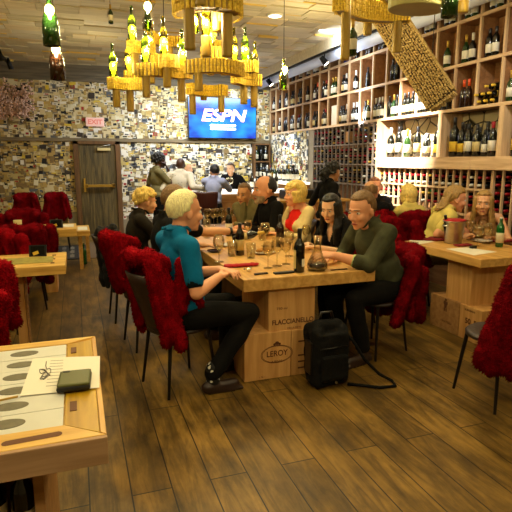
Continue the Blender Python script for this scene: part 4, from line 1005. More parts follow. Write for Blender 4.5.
for i, (px, py, w, s, lb) in enumerate([(219, 262, 0, 1.1, 'empty wine glass in front of the teal-shirted man'), (265, 246, 1, 1.1, 'wine glass with red wine being filled under the bottle neck'), (277, 266, 0, 1.1, 'tall empty wine glass left of the labelled bottle at the table front'), (268, 268, 0, 1.0, 'empty wine glass nearest the black phone, left one'), (289, 256, 1, 1.05, 'wine glass with a little red wine right of the brown bottle'), (286, 264, 0, 1.0, 'empty wine glass just behind the labelled dark bottle'), (207, 238, 0, 1, 'wine glass beside the man pouring, near his elbow'), (248, 240, 0, 1, 'empty wine glass behind the cream-labelled bottle'), (306, 246, 0, 1, 'wine glass in front of the long-haired woman')]):
    p = onT(px, py); wineglass(p.x, p.y, TZ, lb, w, s, 1.0)
rr = random.Random(14)
for i in range(9):
    px = 198+i*5.2; p = onT(px, 226-(i % 3)*2.5); wineglass(p.x, min(p.y, 6.35), TZ, 'empty wine glass in the cluster at the far table end, %s from left' % ORD[i], 0, 1.05, 1.0, 'wine glasses at the far end of the long table')
for px, py, lb in ((251, 258, 'water tumbler in the middle of the long table near the red napkin'), (262, 240, 'water tumbler behind the poured glass'), (232, 256, 'water tumbler left of the cream-labelled bottle'), (296, 250, 'water tumbler behind the dark labelled bottle')):
    p = onT(px, py); tumbler(p.x, p.y, TZ, lb, 1.15)
p = onT(262, 253)
def plate(p, label, r=.12, m='ceramic'):
    o = MB().lathe([(r*.6, 0), (r*.65, .004), (r, .016), (r, .019), (r*.62, .008), (.001, .007)], 26).build('plate', M[m], None, True); o.location = (p.x, p.y, TZ); tag(o, label, 'plate')
plate(p, 'white side plate with bread in the middle of the long table')
for i, (dx, dy) in enumerate(((.02, .02), (-.03, -.015), (.04, -.04))):
    o = fuse('bread_slice', MB().ell((p.x+dx, p.y+dy, TZ+.028), (.038, .022, .018)), M['bread'], None, .006, 1); tag(o, 'slice of bread on the white side plate, %s' % ('rear one', 'left one', 'front one')[i], 'bread')
plate(onT(214, 252), 'small dark dish in front of the pouring man', .065, 'darkdish')
plate(onT(232, 246), 'white plate at the left of the long table by the dark bottle', .11)
o = MB()
p = onT(241, 267)
for i in range(3): o.cap((p.x-.125, p.y+.02-i*.016, TZ+.014), .013, (p.x+.125, p.y+.022-i*.016, TZ+.014), .012, 8)
o.cap((p.x+.09, p.y, TZ+.02), .016, (p.x+.14, p.y+.015, TZ+.012), .012, 8)
tag(fuse('napkin_roll', o, M['napkin'], None, .006, 1, .004, 30), 'rolled bright red napkin lying near the left table edge', 'napkin')
p = onT(212, 236); o = MB(); o.cap((p.x-.1, p.y, TZ+.012), .013, (p.x+.1, p.y+.01, TZ+.012), .012, 8); tag(fuse('napkin_roll', o, M['rednap'], None, .006, 1), 'red napkin beside the pouring man\'s left forearm', 'napkin')
p = onT(284, 273.5); o = MB().box((-.08, -.02, 0), (.08, .025, .014)).build('mobile_phone', M['black'], None, bevel=.005); o.location = p; o.rotation_euler = (0, 0, rad(4)); tag(o, 'black phone lying at the front edge of the long table', 'phone')
p = onT(261, 274.5); o = MB().box((-.055, -.012, 0), (.055, .014, .012)).build('folding_knife', M['darkdish'], None, bevel=.004); o.location = p; o.rotation_euler = (0, 0, rad(8)); tag(o, 'small dark folded knife left of the black phone', 'knife')
p = onT(339, 270); o = MB().box((-.07, -.008, 0), (.07, .008, .008)).build('folding_knife', M['darkdish'], None, bevel=.002); o.location = p; tag(o, 'thin dark knife at the right corner of the long table', 'knife')
rr = random.Random(6); b = MB(); p = onT(248, 271)
for i in range(9): b.ell((p.x+rr.gauss(0, .016), p.y+rr.gauss(0, .014), TZ+.012+rr.uniform(0, .012)), (.012, .009, .008), None, 6, 5)
tag(fuse('foil_wrapper', b, M['metal'], None, .005, 0), 'crumpled silver wrapper at the left front of the long table', 'wrapper')
# near-left table things
p1 = [(33, 359), (66, 357.5), (64.5, 392), (20, 396.5)]; p2 = [(64, 358), (100, 357), (99.5, 388.5), (62, 392.5)]
for pp, z, lb in ((p1, TZ+.001, 'white printed leaflet under the wire-framed glasses on the near left table'), (p2, TZ+.003, 'blank white paper under the olive phone on the near left table')):
    q = [onT(x, y) for x, y in pp]; b = MB().add([(v.x, v.y, z) for v in q]+[(v.x, v.y, z+.0012) for v in q], [(0, 1, 2, 3), (7, 6, 5, 4), (0, 4, 5, 1), (1, 5, 6, 2), (2, 6, 7, 3), (3, 7, 4, 0)])
    t = b.build('paper_sheet', M['white']); tag(t, lb, 'paper')
    bm = bmesh.new(); bm.from_mesh(t.data); bmesh.ops.recalc_face_normals(bm, faces=bm.faces); bm.to_mesh(t.data); bm.free()
    if pp is p1:
        b = MB()
        for i in range(9):
            s = .1+i*.09; a = q[0].lerp(q[3], s); c = q[1].lerp(q[2], s); u = a.lerp(c, .55); v = a.lerp(c, .93); d = (q[3]-q[0])*.012
            b.add([(u.x, u.y, z+.0017), (v.x, v.y, z+.0017), (v.x+d.x, v.y+d.y, z+.0017), (u.x+d.x, u.y+d.y, z+.0017)], [(0, 1, 2, 3)])
        b.build('printed_lines', M['print'], t)
p = onT(75, 385); t = thing('mobile_phone', 'phone in a square olive case on the near left table', 'phone', (p.x+.0, p.y, TZ+.005), rad(-4))
MB().box((-.058, -.072, 0), (.058, .072, .02)).build('case_base', M['black'], t, bevel=.008); MB().box((-.056, -.066, .016), (.056, .072, .028)).build('case_back', M['phone'], t, bevel=.008)
MB().box((-.045, .048, .028), (-.02, .062, .0295)).build('camera_lens', M['black'], t)
b = MB(); q = onT(45, 374); pts = []
for k in range(150):
    a = k/149*2*pi*4; pts.append((q.x+.014*sin(a)+.007*sin(a*.31+1), q.y-.01+.042*cos(a*.5+.3)+.012*sin(a*1.7), TZ+.006+.002*sin(k*.5)))
pts = [(q.x+.0, q.y+.12, TZ+.006), (q.x, q.y+.07, TZ+.006)]+pts
b.tube(pts, .0016, 6); tag(b.build('earphone_cable', M['print'], None, True), 'tangled thin grey cable lying on the printed leaflet', 'cable')
q0 = onT(0, 402); q1 = onT(18, 398); b = MB().tube([(q0.x-.1, q0.y, TZ+.006), (q0.x, q0.y, TZ+.006), (q1.x, q1.y, TZ+.006)], .004, 8); tag(b.build('pen', M['brass']), 'brass-coloured pen across an oval recess at the left edge', 'pen')
# right table things
p = onT(453, 243); t = thing('ice_bucket', 'steel ice bucket with red cloth lining on the right table', 'ice bucket', p)
MB().lathe([(.075, 0), (.082, .004), (.085, .03), (.104, .215), (.112, .222), (.112, .228), (.100, .226), (.08, .03), (.001, .012)], 30).build('pail', M['metal'], t, True)
MB().lathe([(.06, .19), (.099, .215), (.112, .235), (.095, .242), (.001, .225)], 24).build('cloth_lining', M['napkin'], t, True)
for s in (-1, 1): MB().tube([(s*.098, -.03, .185), (s*.125, -.02, .18), (s*.125, .02, .18), (s*.098, .03, .185)], .007, 8).build('handle', M['metal'], t)
o = put_bottle(2, p.x-.035, p.y+.02, TZ+.02, 'dark bottle leaning in the steel ice bucket', None, .9, rx=(0, rad(-14), 0))
t = big_bottle(499, 247, TZ, M['wtgreen'], M['lab_w'], None, 'green water bottle with white label on the right table', H=.28, R=.036)
MB().lathe([(.015, .265), (.016, .285), (.001, .287)], 14).build('screw_cap', M['foil_w'], t, True)
for px, py, lb in ((477, 246, 'large round wine glass in the middle of the right table'), (486, 244, 'large wine glass next to the green water bottle'), (482, 238, 'large wine glass in front of the fair-haired woman'), (470, 240, 'large wine glass right behind the ice bucket')):
    p = onT(px, py); wineglass(p.x, p.y, TZ, lb, 0, 1.0, 1.35, 'large wine glasses on the right table')
def cloth_heap(px, py, r, label):
    p = onT(px, py); b = MB(); rr = random.Random(px)
    for i in range(7): b.ell((p.x+rr.uniform(-r, r), p.y+rr.uniform(-.05, .05), TZ+.012), (r*.5, .06, .012+rr.uniform(0, .01)))
    tag(fuse('napkin', b, M['rednap'], None, .007, 2, .006, 25), label, 'napkin')
cloth_heap(434, 240, .10, 'deep red cloth napkin left of the ice bucket'); cloth_heap(503, 242, .08, 'deep red napkin behind the green water bottle')
p = onT(462, 246); b = MB()
for i in range(5): b.ell((p.x-.06+i*.035, p.y+.0, TZ+.01), (.03, .05, .01))
tag(fuse('napkin', b, M['rednap'], None, .007, 2, .005, 25), 'deep red napkin lying in front of the ice bucket', 'napkin')
p = onT(473, 248.5); o = MB().box((-.03, -.02, 0), (.03, .02, .028)).build('wallet', M['black'], None, bevel=.006); o.location = p; tag(o, 'small black wallet beside the ice bucket on the right table', 'wallet')
q = [onT(*v) for v in ((446, 249), (466, 247.5), (497, 252), (474, 255.5))]
b = MB().add([(v.x, v.y, TZ+.0005) for v in q]+[(v.x, v.y, TZ+.0025) for v in q], [(0, 1, 2, 3), (7, 6, 5, 4), (0, 4, 5, 1), (1, 5, 6, 2), (2, 6, 7, 3), (3, 7, 4, 0)]); tag(b.build('paper_sheet', M['white']), 'white paper lying at the front corner of the right table', 'paper')
q = [onT(*v) for v in ((409, 240.5), (424, 238.5), (434, 242), (418, 244.5))]
b = MB().add([(v.x, v.y, TZ+.0005) for v in q]+[(v.x, v.y, TZ+.0025) for v in q], [(0, 1, 2, 3), (7, 6, 5, 4), (0, 4, 5, 1), (1, 5, 6, 2), (2, 6, 7, 3), (3, 7, 4, 0)]); tag(b.build('paper_sheet', M['white']), 'white paper at the left corner of the right table', 'paper')
p = onT(508, 237); plate(V((4.0-.12, 4.12, 0)), 'pale plate in front of the fair-haired woman', .10)
# yellow jacket hung at left under the right table's far corner
b = MB(); p = V((3.36, 4.62, .60))
for i in range(5): b.cap((3.25+i*.06, 4.60+.02*i, .66), .035, (3.28+i*.055, 4.56, .50-.02*(i % 2)), .03)
tag(fuse('folded_scarf', b, CL['pale_green'], None, .01, 2, .01, 18), 'pale green scarf hanging by the dreadlocked man\'s lap', 'scarf')
# backpack
t = thing('backpack', 'black backpack standing on the floor against the long table base', 'backpack', (1.64, 3.13, 0), rad(3))
b = MB()
for x in (-.10, .10):
    for z, y in ((.055, .0), (.40, .03)): b.cap((x, -.04+y, z), .05, (x, .06+y, z), .05)
    b.cap((x, -.04, .055), .05, (x, -.01, .40), .05); b.cap((x, .06, .055), .05, (x, .09, .40), .05)
b.box((-.13, -.08, .02), (.13, .10, .40)); b.cap((-.08, .03, .43), .055, (.08, .03, .43), .055)
fuse('bag_body', b, M['blackcloth'], t, .012, 3, .010, 12)
b = MB(); b.cap((-.075, -.085, .09), .035, (.075, -.085, .09), .035); b.cap((-.075, -.08, .22), .03, (.075, -.08, .22), .03); b.box((-.10, -.11, .07), (.10, -.06, .24)); fuse('front_pocket', b, M['blackcloth'], t, .01, 3)
b = MB(); b.tube([(-.06, .04, .46), (-.04, .04, .53), (.04, .04, .53), (.06, .04, .46)], .011, 8); b.build('grab_handle', M['black'], t, True)
b = MB(); b.tube([(-.11, -.075, .30), (0, -.10, .31), (.11, -.075, .30)], .006, 6); b.build('zip_line', M['black'], t, True)
for sx in (-1, 1): MB().box((sx*.145-.012, -.03, .10), (sx*.145+.012, .06, .34)).build('side_strap', M['black'], t, bevel=.005)
w = t.matrix_world
pts = [(.15, .0, .36), (.20, -.02, .30), (.27, -.06, .17), (.38, -.10, .05), (.45, -.16, .012), (.42, -.24, .012), (.30, -.22, .012), (.20, -.14, .012), (.12, -.08, .012)]
b = MB().tube(pts, .011, 8); b.build('shoulder_strap', M['blackcloth'], t, True)
b = MB().tube([(-.0, -.118, .06), (0.0, -.126, .06)], .010, 10); b.build('zip_badge', M['metal'], t)
# bar stool
t = thing('bar_stool', 'dark red-brown leather bar stool with curved back beside the grey hoodie', 'bar stool', (2.08, 8.55, 0), rad(60))
b = MB(); b.lathe([(.001, .74), (.20, .74), (.21, .77), (.19, .80), (.001, .81)], 20); b.build('seat', mat('oxblood_leather', (.24, .09, .06), .4), t, True)
b = MB(); vs = []; n = 14
for i in range(n): a = rad(110+140*i/(n-1)); b.cap((.2*cos(a), .2*sin(a), .82), .025, (.22*cos(a), .22*sin(a), 1.06), .025, 8)
fuse('backrest', b, bpy.data.materials['oxblood_leather'], t, .014, 2)
for k in range(4): a = rad(45+90*k); MB().tube([(.14*cos(a), .14*sin(a), .75), (.21*cos(a), .21*sin(a), 0)], .013, 8).build('leg', M['chairleg'], t)
# ================================================================ PEOPLE
def rotm(yaw, pitch, roll=0):
    """head frame: x forward, y left, z up"""
    return (Matrix.Rotation(rad(yaw), 3, 'Z') @ Matrix.Rotation(rad(pitch), 3, 'Y') @ Matrix.Rotation(rad(roll), 3, 'X'))
def ik(a, t, l1, l2, hint):
    d = t-a; L = min(d.length, (l1+l2)*.995); d.normalize(); t = a+d*L
    x = (l1*l1-l2*l2+L*L)/(2*L); h = math.sqrt(max(l1*l1-x*x, 1e-6)); q = (hint-d*hint.dot(d)).normalized()
    return a+d*x+q*h, t
def hand(b, w, d, n, s, curl=.9, spread=.12, thumb=1):
    """palm and five fingers from wrist w along d; n is the back-of-hand normal"""
    d = d.normalized(); n = (n-d*n.dot(d)).normalized(); sd = d.cross(n)*thumb
    for k in range(4): b.cap(w+sd*(-.018+k*.012)*s, .016*s, w+d*.085*s+sd*(-.028+k*.0187)*s, .0125*s, 8)
    for k, ln in enumerate((.060, .074, .080, .070)):
        o = w+d*.088*s+sd*(-.031+k*.0205)*s; dd = (d+sd*(k-1.5)*spread-n*.15*curl).normalized()
        p1 = o+dd*ln*.5*s; d2 = (dd-n*curl).normalized(); p2 = p1+d2*ln*.34*s; d3 = (d2-n*curl*.8).normalized(); p3 = p2+d3*ln*.25*s
        b.cap(o, .0098*s, p1, .0092*s, 8); b.cap(p1, .0092*s, p2, .0085*s, 8); b.cap(p2, .0085*s, p3, .0078*s, 8)
    o = w+d*.025*s+sd*.026*s; p1 = o+(d*.5+sd*.75-n*.2).normalized()*.042*s; p2 = p1+(d*.85+sd*.25-n*.4).normalized()*.032*s
    b.cap(o, .0145*s, p1, .011*s, 8); b.cap(p1, .011*s, p2, .0092*s, 8)
def person(label, hip, th, skin, hair, hcol, top, sleeve='long', s=1.0, fem=False, seated=True, lean=0, slean=0, hy=0, hp=0, hr=0, lh=None, rh=None, pants='dkpants', vox=.009, heavy=1.0, hs=1.0, face=True, beard=None, collar=None, feet=None, group=None, neckline=None, shoes=True, hf=0.0, hcurl=.9, knee=None, wob=.006, extra=None, cuff=None, brow=None, lshrug=0, inner=None):
    f = V((cos(rad(th)), sin(rad(th)), 0)); l = V((-f.y, f.x, 0)); up = V((0, 0, 1)); H0 = V((hip[0], hip[1], hip[2] if len(hip) > 2 else (.56 if seated else .93*s)))
    base = V((hip[0], hip[1], 0)); t = thing('person', label, 'person', base, 0, group); mi = Matrix.Translation(-base)
    u = (up*cos(rad(lean))+f*sin(rad(lean))); u = (u+l*math.tan(rad(slean))).normalized(); ff = (f-u*f.dot(u)).normalized(); ll = u.cross(ff)
    TR = Matrix((ff, ll, u)).transposed()
    B = lambda a, c, d: H0+(ff*a+ll*c+u*d)*s
    sw = (.155 if fem else .185); cd = heavy
    neck = B(.0, 0, .555); HC = neck+(u*.075+ff*(.052+hf)+up*.045)*s; h = hs*s*(.95 if fem else 1.0)
    HR_ = rotm(th+hy, hp, hr); HH = lambda a, c, d: HC+HR_ @ V((a*h, c*h, d*h))
    sk = MB(); cl = MB(); pt = MB()
    # ---- head
    sk.ell(HH(-.012, 0, .025), (.100*h, .078*h, .100*h), HR_, 20, 14)
    sk.ell(HH(.020, 0, -.025), (.076*h, .066*h, .088*h), HR_, 18, 12)
    sk.ell(HH(.045, 0, -.080), (.046*h, .046*h, .036*h), HR_, 14, 10)
    sk.ell(HH(.074, 0, -.100), (.020*h, .024*h, .017*h), HR_, 10, 8)
    for q in (1, -1): sk.ell(HH(.062, q*.040, -.028), (.030*h, .026*h, .028*h), HR_, 10, 8); sk.ell(HH(-.012, q*.080, -.012), (.020*h, .010*h, .032*h), HR_ @ Matrix.Rotation(q*.35, 3, 'Z'), 10, 8)
    sk.ell(HH(.078, 0, .026), (.018*h, .052*h, .011*h), HR_, 12, 8)
    sk.cap(HH(.088, 0, .010), .009*h, HH(.112, 0, -.030), .0125*h, 8); sk.ell(HH(.100, .012, -.036), (.010*h, .009*h, .008*h), HR_, 8, 6); sk.ell(HH(.100, -.012, -.036), (.010*h, .009*h, .008*h), HR_, 8, 6)
    sk.ell(HH(.086, 0, -.066), (.013*h, .024*h, .010*h), HR_, 10, 8)
    nr = (.050 if fem else .056)*s*(1+.25*(cd-1))
    sk.cap(neck-u*.05*s, nr*1.15, HH(-.022, 0, -.055), nr*.95, 14)
    # ---- trunk
    for g, e in ((sk, 0.0), (cl, .014)):
        g.ell(B(-.01, 0, .02 if g is sk else .085), ((.115*cd+e)*s, (.155+e)*s*(1.05 if fem else 1), (.12 if g is sk else .095)*s), TR, 18, 12)
        g.ell(B(.0+.02*(cd-1), 0, .17), ((.105*cd+e)*s, (.135*(.9 if fem else 1)*(1+.4*(cd-1))+e)*s, (.17+e)*s), TR, 18, 12)
        g.ell(B(.005, 0, .36), ((.112*(1+.5*(cd-1))+e)*s, (sw-.025+e)*s, (.17+e)*s), TR, 18, 12)
        g.cap(B(-.015, sw-.015, .485), (.056+e)*s, B(-.015, -sw+.015, .485), (.056+e)*s, 14)
        g.cap(B(-.015, .05, .545), (.048+e*.8)*s, B(-.015, -.05, .545), (.048+e*.8)*s, 12)
        if fem:
            for q in (1, -1): g.ell(B(.095, q*.065, .35), ((.05+e)*s, (.055+e)*s, (.055+e)*s), TR, 12, 8)
    # ---- arms
    wr = {}
    for q, tgt, shr in ((1, lh, lshrug), (-1, rh, 0)):
        sh = B(-.012, q*sw, .482+shr)
        if tgt is None:
            tgt = (B(.30, q*.12, .0) if seated else B(.03, q*(sw+.09), -.02)); hint = (-ff*.6+ll*q*.7-up*.4); nrm = ll*q if not seated else up; dirh = (ff*.9-up*.2) if seated else (-up+ff*.2)
        else:
            hint = V(tgt[1]) if len(tgt) > 1 and tgt[1] is not None else (ll*q*.6-up*.8-ff*.2); nrm = V(tgt[2]) if len(tgt) > 2 and tgt[2] is not None else up; dirh = V(tgt[3]) if len(tgt) > 3 else None; tgt = V(tgt[0])
        l1, l2 = .295*s, .265*s
        el, w = ik(sh, tgt, l1, l2, hint); fd = (w-el).normalized(); dirh = dirh or fd; wr[q] = (sh, el, w, fd)
        ar = (.85 if fem else 1)*(1+.3*(cd-1))
        sk.cap(sh, .054*s*ar, sh.lerp(el, .5), .047*s*ar, 12); sk.cap(sh.lerp(el, .5), .047*s*ar, el, .039*s*ar, 12); sk.cap(el, .040*s*ar, el.lerp(w, .3), .042*s*ar, 12); sk.cap(el.lerp(w, .3), .042*s*ar, w, .027*s*ar, 12)
        hand(sk, w+fd*.01, dirh, nrm, s*(.92 if fem else 1.03), hcurl, .10, 1 if q*1 > 0 else -1)
        e = .013*s
        if sleeve in ('short', 'long', 'elbow', 'roll'):
            k = {'short': .72, 'elbow': .98}.get(sleeve, 1)
            cl.cap(sh, .054*s*ar+e, sh.lerp(el, k*.5), .050*s*ar+e, 12); cl.cap(sh.lerp(el, k*.5), .050*s*ar+e, sh.lerp(el, k), .046*s*ar+e, 12)
            if sleeve in ('long', 'roll'):
                k2 = .94 if sleeve == 'long' else .35; cl.cap(el, .042*s*ar+e, el.lerp(w, k2), (.030 if k2 > .5 else .040)*s*ar+e, 12)
    # ---- legs
    for q in (1, -1):
        hj = H0+(l*q*.085)*s
        if seated:
            kd = (f*cos(rad(6 if knee is None else knee[0]))+l*q*.16).normalized(); kn = hj+kd*.43*s; kn.z = max(.44, H0.z-.03); fo = V((kn.x, kn.y, .09))-f*(.02 if knee is None else knee[1])
        else:
            kn = hj+V((0, 0, -.43*s))+f*.02; fo = V((hj.x, hj.y, .09))+l*q*.03-f*.02
        if feet and feet.get(q) is not None: fo = V(feet[q])
        toe = fo+f*.15*s+l*q*.03; toe.z = .03
        lr = (1+.25*(cd-1))
        for g, e in ((sk, 0), (pt, .013)):
            g.cap(hj, (.084*lr+e)*s, kn, (.058+e)*s, 14); a = kn.lerp(fo, .35); g.cap(kn, (.057+e)*s, a, (.054+e*1.2)*s, 12); g.cap(a, (.054+e*1.2)*s, fo+V((0, 0, .03 if g is sk else .05)), (.036+e*1.8)*s, 12)
        pt.ell(H0, (.13*s*cd, .165*s, .115*s), TR, 16, 10)
        sk.cap(fo, .037*s, fo+V((0, 0, -.045)), .035*s, 10); sk.cap(fo+V((0, 0, -.045)), .034*s, toe, .026*s, 10)
        if shoes:
            sb = MB(); bk = fo-f*.045*s; bk.z = .045
            sb.cap(bk, .041*s, V((toe.x, toe.y, .042)), .038*s, 12); sb.cap(V((fo.x, fo.y, .06)), .042*s, V((fo.x, fo.y, .09)), .041*s, 12); sb.box((-.12*s, -.043*s, 0), (.14*s, .043*s, .022), 0, Matrix.Translation((fo.lerp(toe, .5).x, fo.lerp(toe, .5).y, .0)) @ Matrix.Rotation(math.atan2((toe-fo).y, (toe-fo).x), 4, 'Z'))
            fuse('shoe', sb, CL['shoe'], None, .011, 2).parent = t; o = COL.objects[-1]; o.data.transform(mi)
            for v in o.data.vertices: v.co.z = max(v.co.z, 0.0)
            if q == -1 and extra == 'socks':
                kb = MB().cap(fo+V((0, 0, .0)), .048*s, fo+V((0, 0, .085)), .050*s, 14); fuse('sock', kb, CL['sock'], None, .01, 2).parent = t; COL.objects[-1].data.transform(mi)
    body = fuse('body', sk, SK[skin], None, vox, 3); body.data.transform(mi); body.parent = t
    o = fuse('trousers', pt, CL[pants], None, max(vox, .011), 3, wob, 9); o.data.transform(mi); o.parent = t
    # ---- clothing of the upper body; the neckline is left open
    nc = HH(.03, 0, -.115) if neckline is None else None
    tops = fuse('shirt', cl, CL[top], None, max(vox, .011), 3, wob, 9)
    bm = bmesh.new(); bm.from_mesh(tops.data); dead = []
    if neckline == 'v':
        for v in bm.verts:
            q = v.co-H0; a = q.dot(ff)/s; c = abs(q.dot(ll))/s; d = q.dot(u)/s
            if a > 0 and d > .36 and c < (d-.36)*.42: dead.append(v)
            elif d > .54 and c < .1: dead.append(v)
    elif neckline == 'wide':
        for v in bm.verts:
            q = v.co-H0; a = q.dot(ff)/s; c = abs(q.dot(ll))/s; d = q.dot(u)/s
            if a > -.01 and d > .20 and c < (d-.20)*.36: dead.append(v)
            elif d > .545 and c < .1: dead.append(v)
    elif neckline == 'strap':
        for v in bm.verts:
            q = v.co-H0; a = q.dot(ff)/s; c = abs(q.dot(ll))/s; d = q.dot(u)/s
            if d > .44: dead.append(v)
    bmesh.ops.delete(bm, geom=dead, context='VERTS'); bm.to_mesh(tops.data); bm.free()
    tops.data.transform(mi); tops.parent = t
    if inner:
        b = MB(); e = .006
        b.ell(B(.0, 0, .17), ((.105*cd+e)*s, (.12+e)*s, (.17+e)*s), TR, 18, 12); b.ell(B(.005, 0, .36), ((.112+e)*s, (sw-.03+e)*s, (.17+e)*s), TR, 18, 12); b.cap(B(-.015, .12, .475), .055*s, B(-.015, -.12, .475), .055*s, 12)
        if fem:
            for q in (1, -1): b.ell(B(.095, q*.065, .35), ((.05+e)*s, (.055+e)*s, (.055+e)*s), TR, 12, 8)
        o = fuse('top', b, CL[inner], None, .01, 2); o['label'] = 'bright red top under the cardigan'; o.data.transform(mi); o.parent = t
    if cuff:
        for q in (1, -1):
            sh, el, w, fd = wr[q]; cb = MB()
            a, c = (.22, .38) if sleeve == 'roll' else (.88, .98)
            if sleeve in ('short', 'elbow'): cb.cap(sh.lerp(el, .66), .061*s, sh.lerp(el, .74), .060*s, 14)
            else: cb.cap(el.lerp(w, a), .056*s, el.lerp(w, c), .053*s, 14)
            o = fuse('cuff', cb, CL[cuff], None, .01, 2); o.data.transform(mi); o.parent = t
    if collar:
        b = MB()
        for k in range(11):
            a0 = rad(-150+30*k); a1 = rad(-150+30*(k+1)); rx, ry = .066*s, .070*s
            if k in (10,): continue
            P = lambda a: neck+(ff*(rx*cos(a)-.005+.028*(cos(a)))+ll*ry*sin(a))+u*(.028 if cos(a) < .6 else .0)*s
            b.cap(P(a0), .012*s, P(a1), .012*s, 8)
        o = fuse('collar', b, CL[collar], None, .009, 2); o.data.transform(mi); o.parent = t
    # ---- face parts
    if face:
        for q in (1, -1):
            b = MB().ell(HH(.0795, q*.033, .006), (.010*h, .0135*h, .0085*h), HR_, 10, 8, 0); b.ell(HH(.0875, q*.032, .006), (.0035*h, .0062*h, .0062*h), HR_, 8, 6, 1)
            o = b.build('eye', [M['eyewhite'], M['iris']], None, True); o.data.transform(mi); o.parent = t
            b = MB().cap(HH(.0955, q*.014, .031), .0035*h, HH(.083, q*.052, .029), .0026*h, 8); o = b.build('eyebrow', HR[brow or (hcol if hcol != 'white' else 'sandy')], None, True); o.data.transform(mi); o.parent = t
        b = MB().cap(HH(.0925, .021, -.070), .0045*h, HH(.0995, 0, -.066), .0062*h, 8); b.cap(HH(.0995, 0, -.066), .0062*h, HH(.0925, -.021, -.070), .0045*h, 8)
        o = b.build('mouth', M['lipdk' if skin == 'dark' else 'lip'], None, True); o.data.transform(mi); o.parent = t
    # ---- hair
    hb = MB(); rr = random.Random(len(label))
    def cap_hair(th_=.008, top=.42, side=-.25, back=-.6, front=.30, sel=None):
        c = HH(-.016, 0, .028); vs = []; fs = []; n = 28; k = 18
        for i in range(k+1):
            ph = pi*i/k
            for j in range(n):
                a = 2*pi*j/n; d = V((sin(ph)*cos(a), sin(ph)*sin(a), cos(ph)))
                lim = back+(side-back)*max(0, min(1, (d.x+.75)/.75)) if d.x < .0 else side+(top-side)*min(1, d.x/front if front > 0 else 1)
                ear = 1 if abs(d.y) > .8 and -.35 < d.x < .3 and d.z < -.2 else 0
                g = 1.0 if (d.z > lim and not ear if sel is None else sel(d)) else .84
                r_ = (.101+th_*(g == 1))*g; vs.append(c+HR_ @ V((d.x*r_*h, d.y*(.079+th_*(g == 1))*g*h, d.z*(.100+th_*(g == 1))*g*h)))
        for i in range(k):
            for j in range(n): fs.append((i*n+j, i*n+(j+1) % n, (i+1)*n+(j+1) % n, (i+1)*n+j))
        hb.add(vs, [tuple(reversed(x)) for x in fs])
    vx = .007; hw = .0022; hsx = 60
    if hair == 'short': cap_hair(.010, .52, -.25, -.80)
    elif hair == 'crop': cap_hair(.006, .5, -.15)
    elif hair == 'fringe': cap_hair(.005, sel=lambda d: -.62 < d.z < .30-.25*d.x and d.x < .22 and not (abs(d.y) > .8 and -.35 < d.x < .3 and d.z < -.2))
    elif hair == 'recede': cap_hair(.007, sel=lambda d: d.z > -.62 and d.x < .20-.50*max(d.z, 0) and not (abs(d.y) > .8 and -.35 < d.x < .3 and d.z < -.2))
    elif hair == 'bob':
        cap_hair(.020, .45, -.3)
        for k in range(21):
            a = rad(50+k*13); x, y = cos(a), sin(a); hb.cap(HH(-.016+.092*x, .076*y, .02), .022*h, HH(-.018+.080*x, .070*y, -.076+.012*abs(y)), .017*h, 8)
        for k in range(5): hb.cap(HH(.05-.01*k, -.05+k*.03, .10), .022*h, HH(.078, -.058+k*.02, .055), .014*h, 8)
        hw = .003
    elif hair in ('long', 'longtan'):
        cap_hair(.014, .5, -.3)
        for k in range(19):
            a = rad(58+k*13.5); x, y = cos(a), sin(a); e = rr.uniform(-.03, .03)
            m_ = HH(-.016+.098*x, .086*y, -.07); hb.cap(HH(-.016+.092*x, .080*y, .05), .022*h, m_, .023*h, 8)
            w_ = neck+(ff*(.085*x-.03)+ll*(.11*y))*s+u*(-.06)*s
            if x > -.2: w_ += ff*.10*s
            hb.cap(m_, .023*h, w_, .024*h, 8); hb.cap(w_, .024*h, w_-u*(.16+e)*s+ff*(.035 if x > -.2 else -.045)*s, .014*h, 8)
    elif hair == 'curly':
        cap_hair(.016, .4, -.3)
        for k in range(90):
            d = V((rr.gauss(-.25, .6), rr.gauss(0, .6), rr.gauss(.45, .6))).normalized()
            if d.x > .55 and d.z < .5 or d.z < -.5: continue
            hb.ell(HH(-.016+d.x*.112, d.y*.096, .026+d.z*.112), (.022*h,)*3, None, 8, 6)
    elif hair in ('afro', 'pony'):
        cap_hair(.020, .3, -.35)
        for k in range(170):
            d = V((rr.gauss(-.2, .6), rr.gauss(0, .65), rr.gauss(.45, .6))).normalized()
            if d.x > .5 and d.z < .45 or d.z < -.45: continue
            q_ = rr.uniform(.9, 1.1); hb.ell(HH(-.018+d.x*.118*q_, d.y*.102*q_, .032+d.z*.116*q_), (.017*h,)*3, None, 7, 5)
        if hair == 'pony':
            for k in range(80):
                d = V((rr.gauss(0, 1), rr.gauss(0, 1), rr.gauss(0, 1))).normalized(); hb.ell(HH(-.135+d.x*.055, d.y*.055, -.02-.05*rr.random()+d.z*.07), (.02*h,)*3, None, 7, 5)
    elif hair == 'dreads':
        cap_hair(.013, .5, -.45, -.8)
        for k in range(26):
            y = -.072+.144*(k % 13)/12; z = .03 if k < 13 else -.045; x = -.105+.35*y*y*10; p1 = HH(x, y, z); p2 = HH(x-.03, y*1.05, -.10); p3 = neck+(ff*(-.115+abs(y)*.3)+ll*y*1.1)*s-u*(.01+.07*rr.random())*s
            hb.cap(p1, .011*h, p2, .010*h, 7); hb.cap(p2, .010*h, p3, .007*h, 7)
    if hair:
        o = fuse('hair', hb, HR[hcol], None, vx, 2, hw, hsx); o.data.transform(mi); o.parent = t
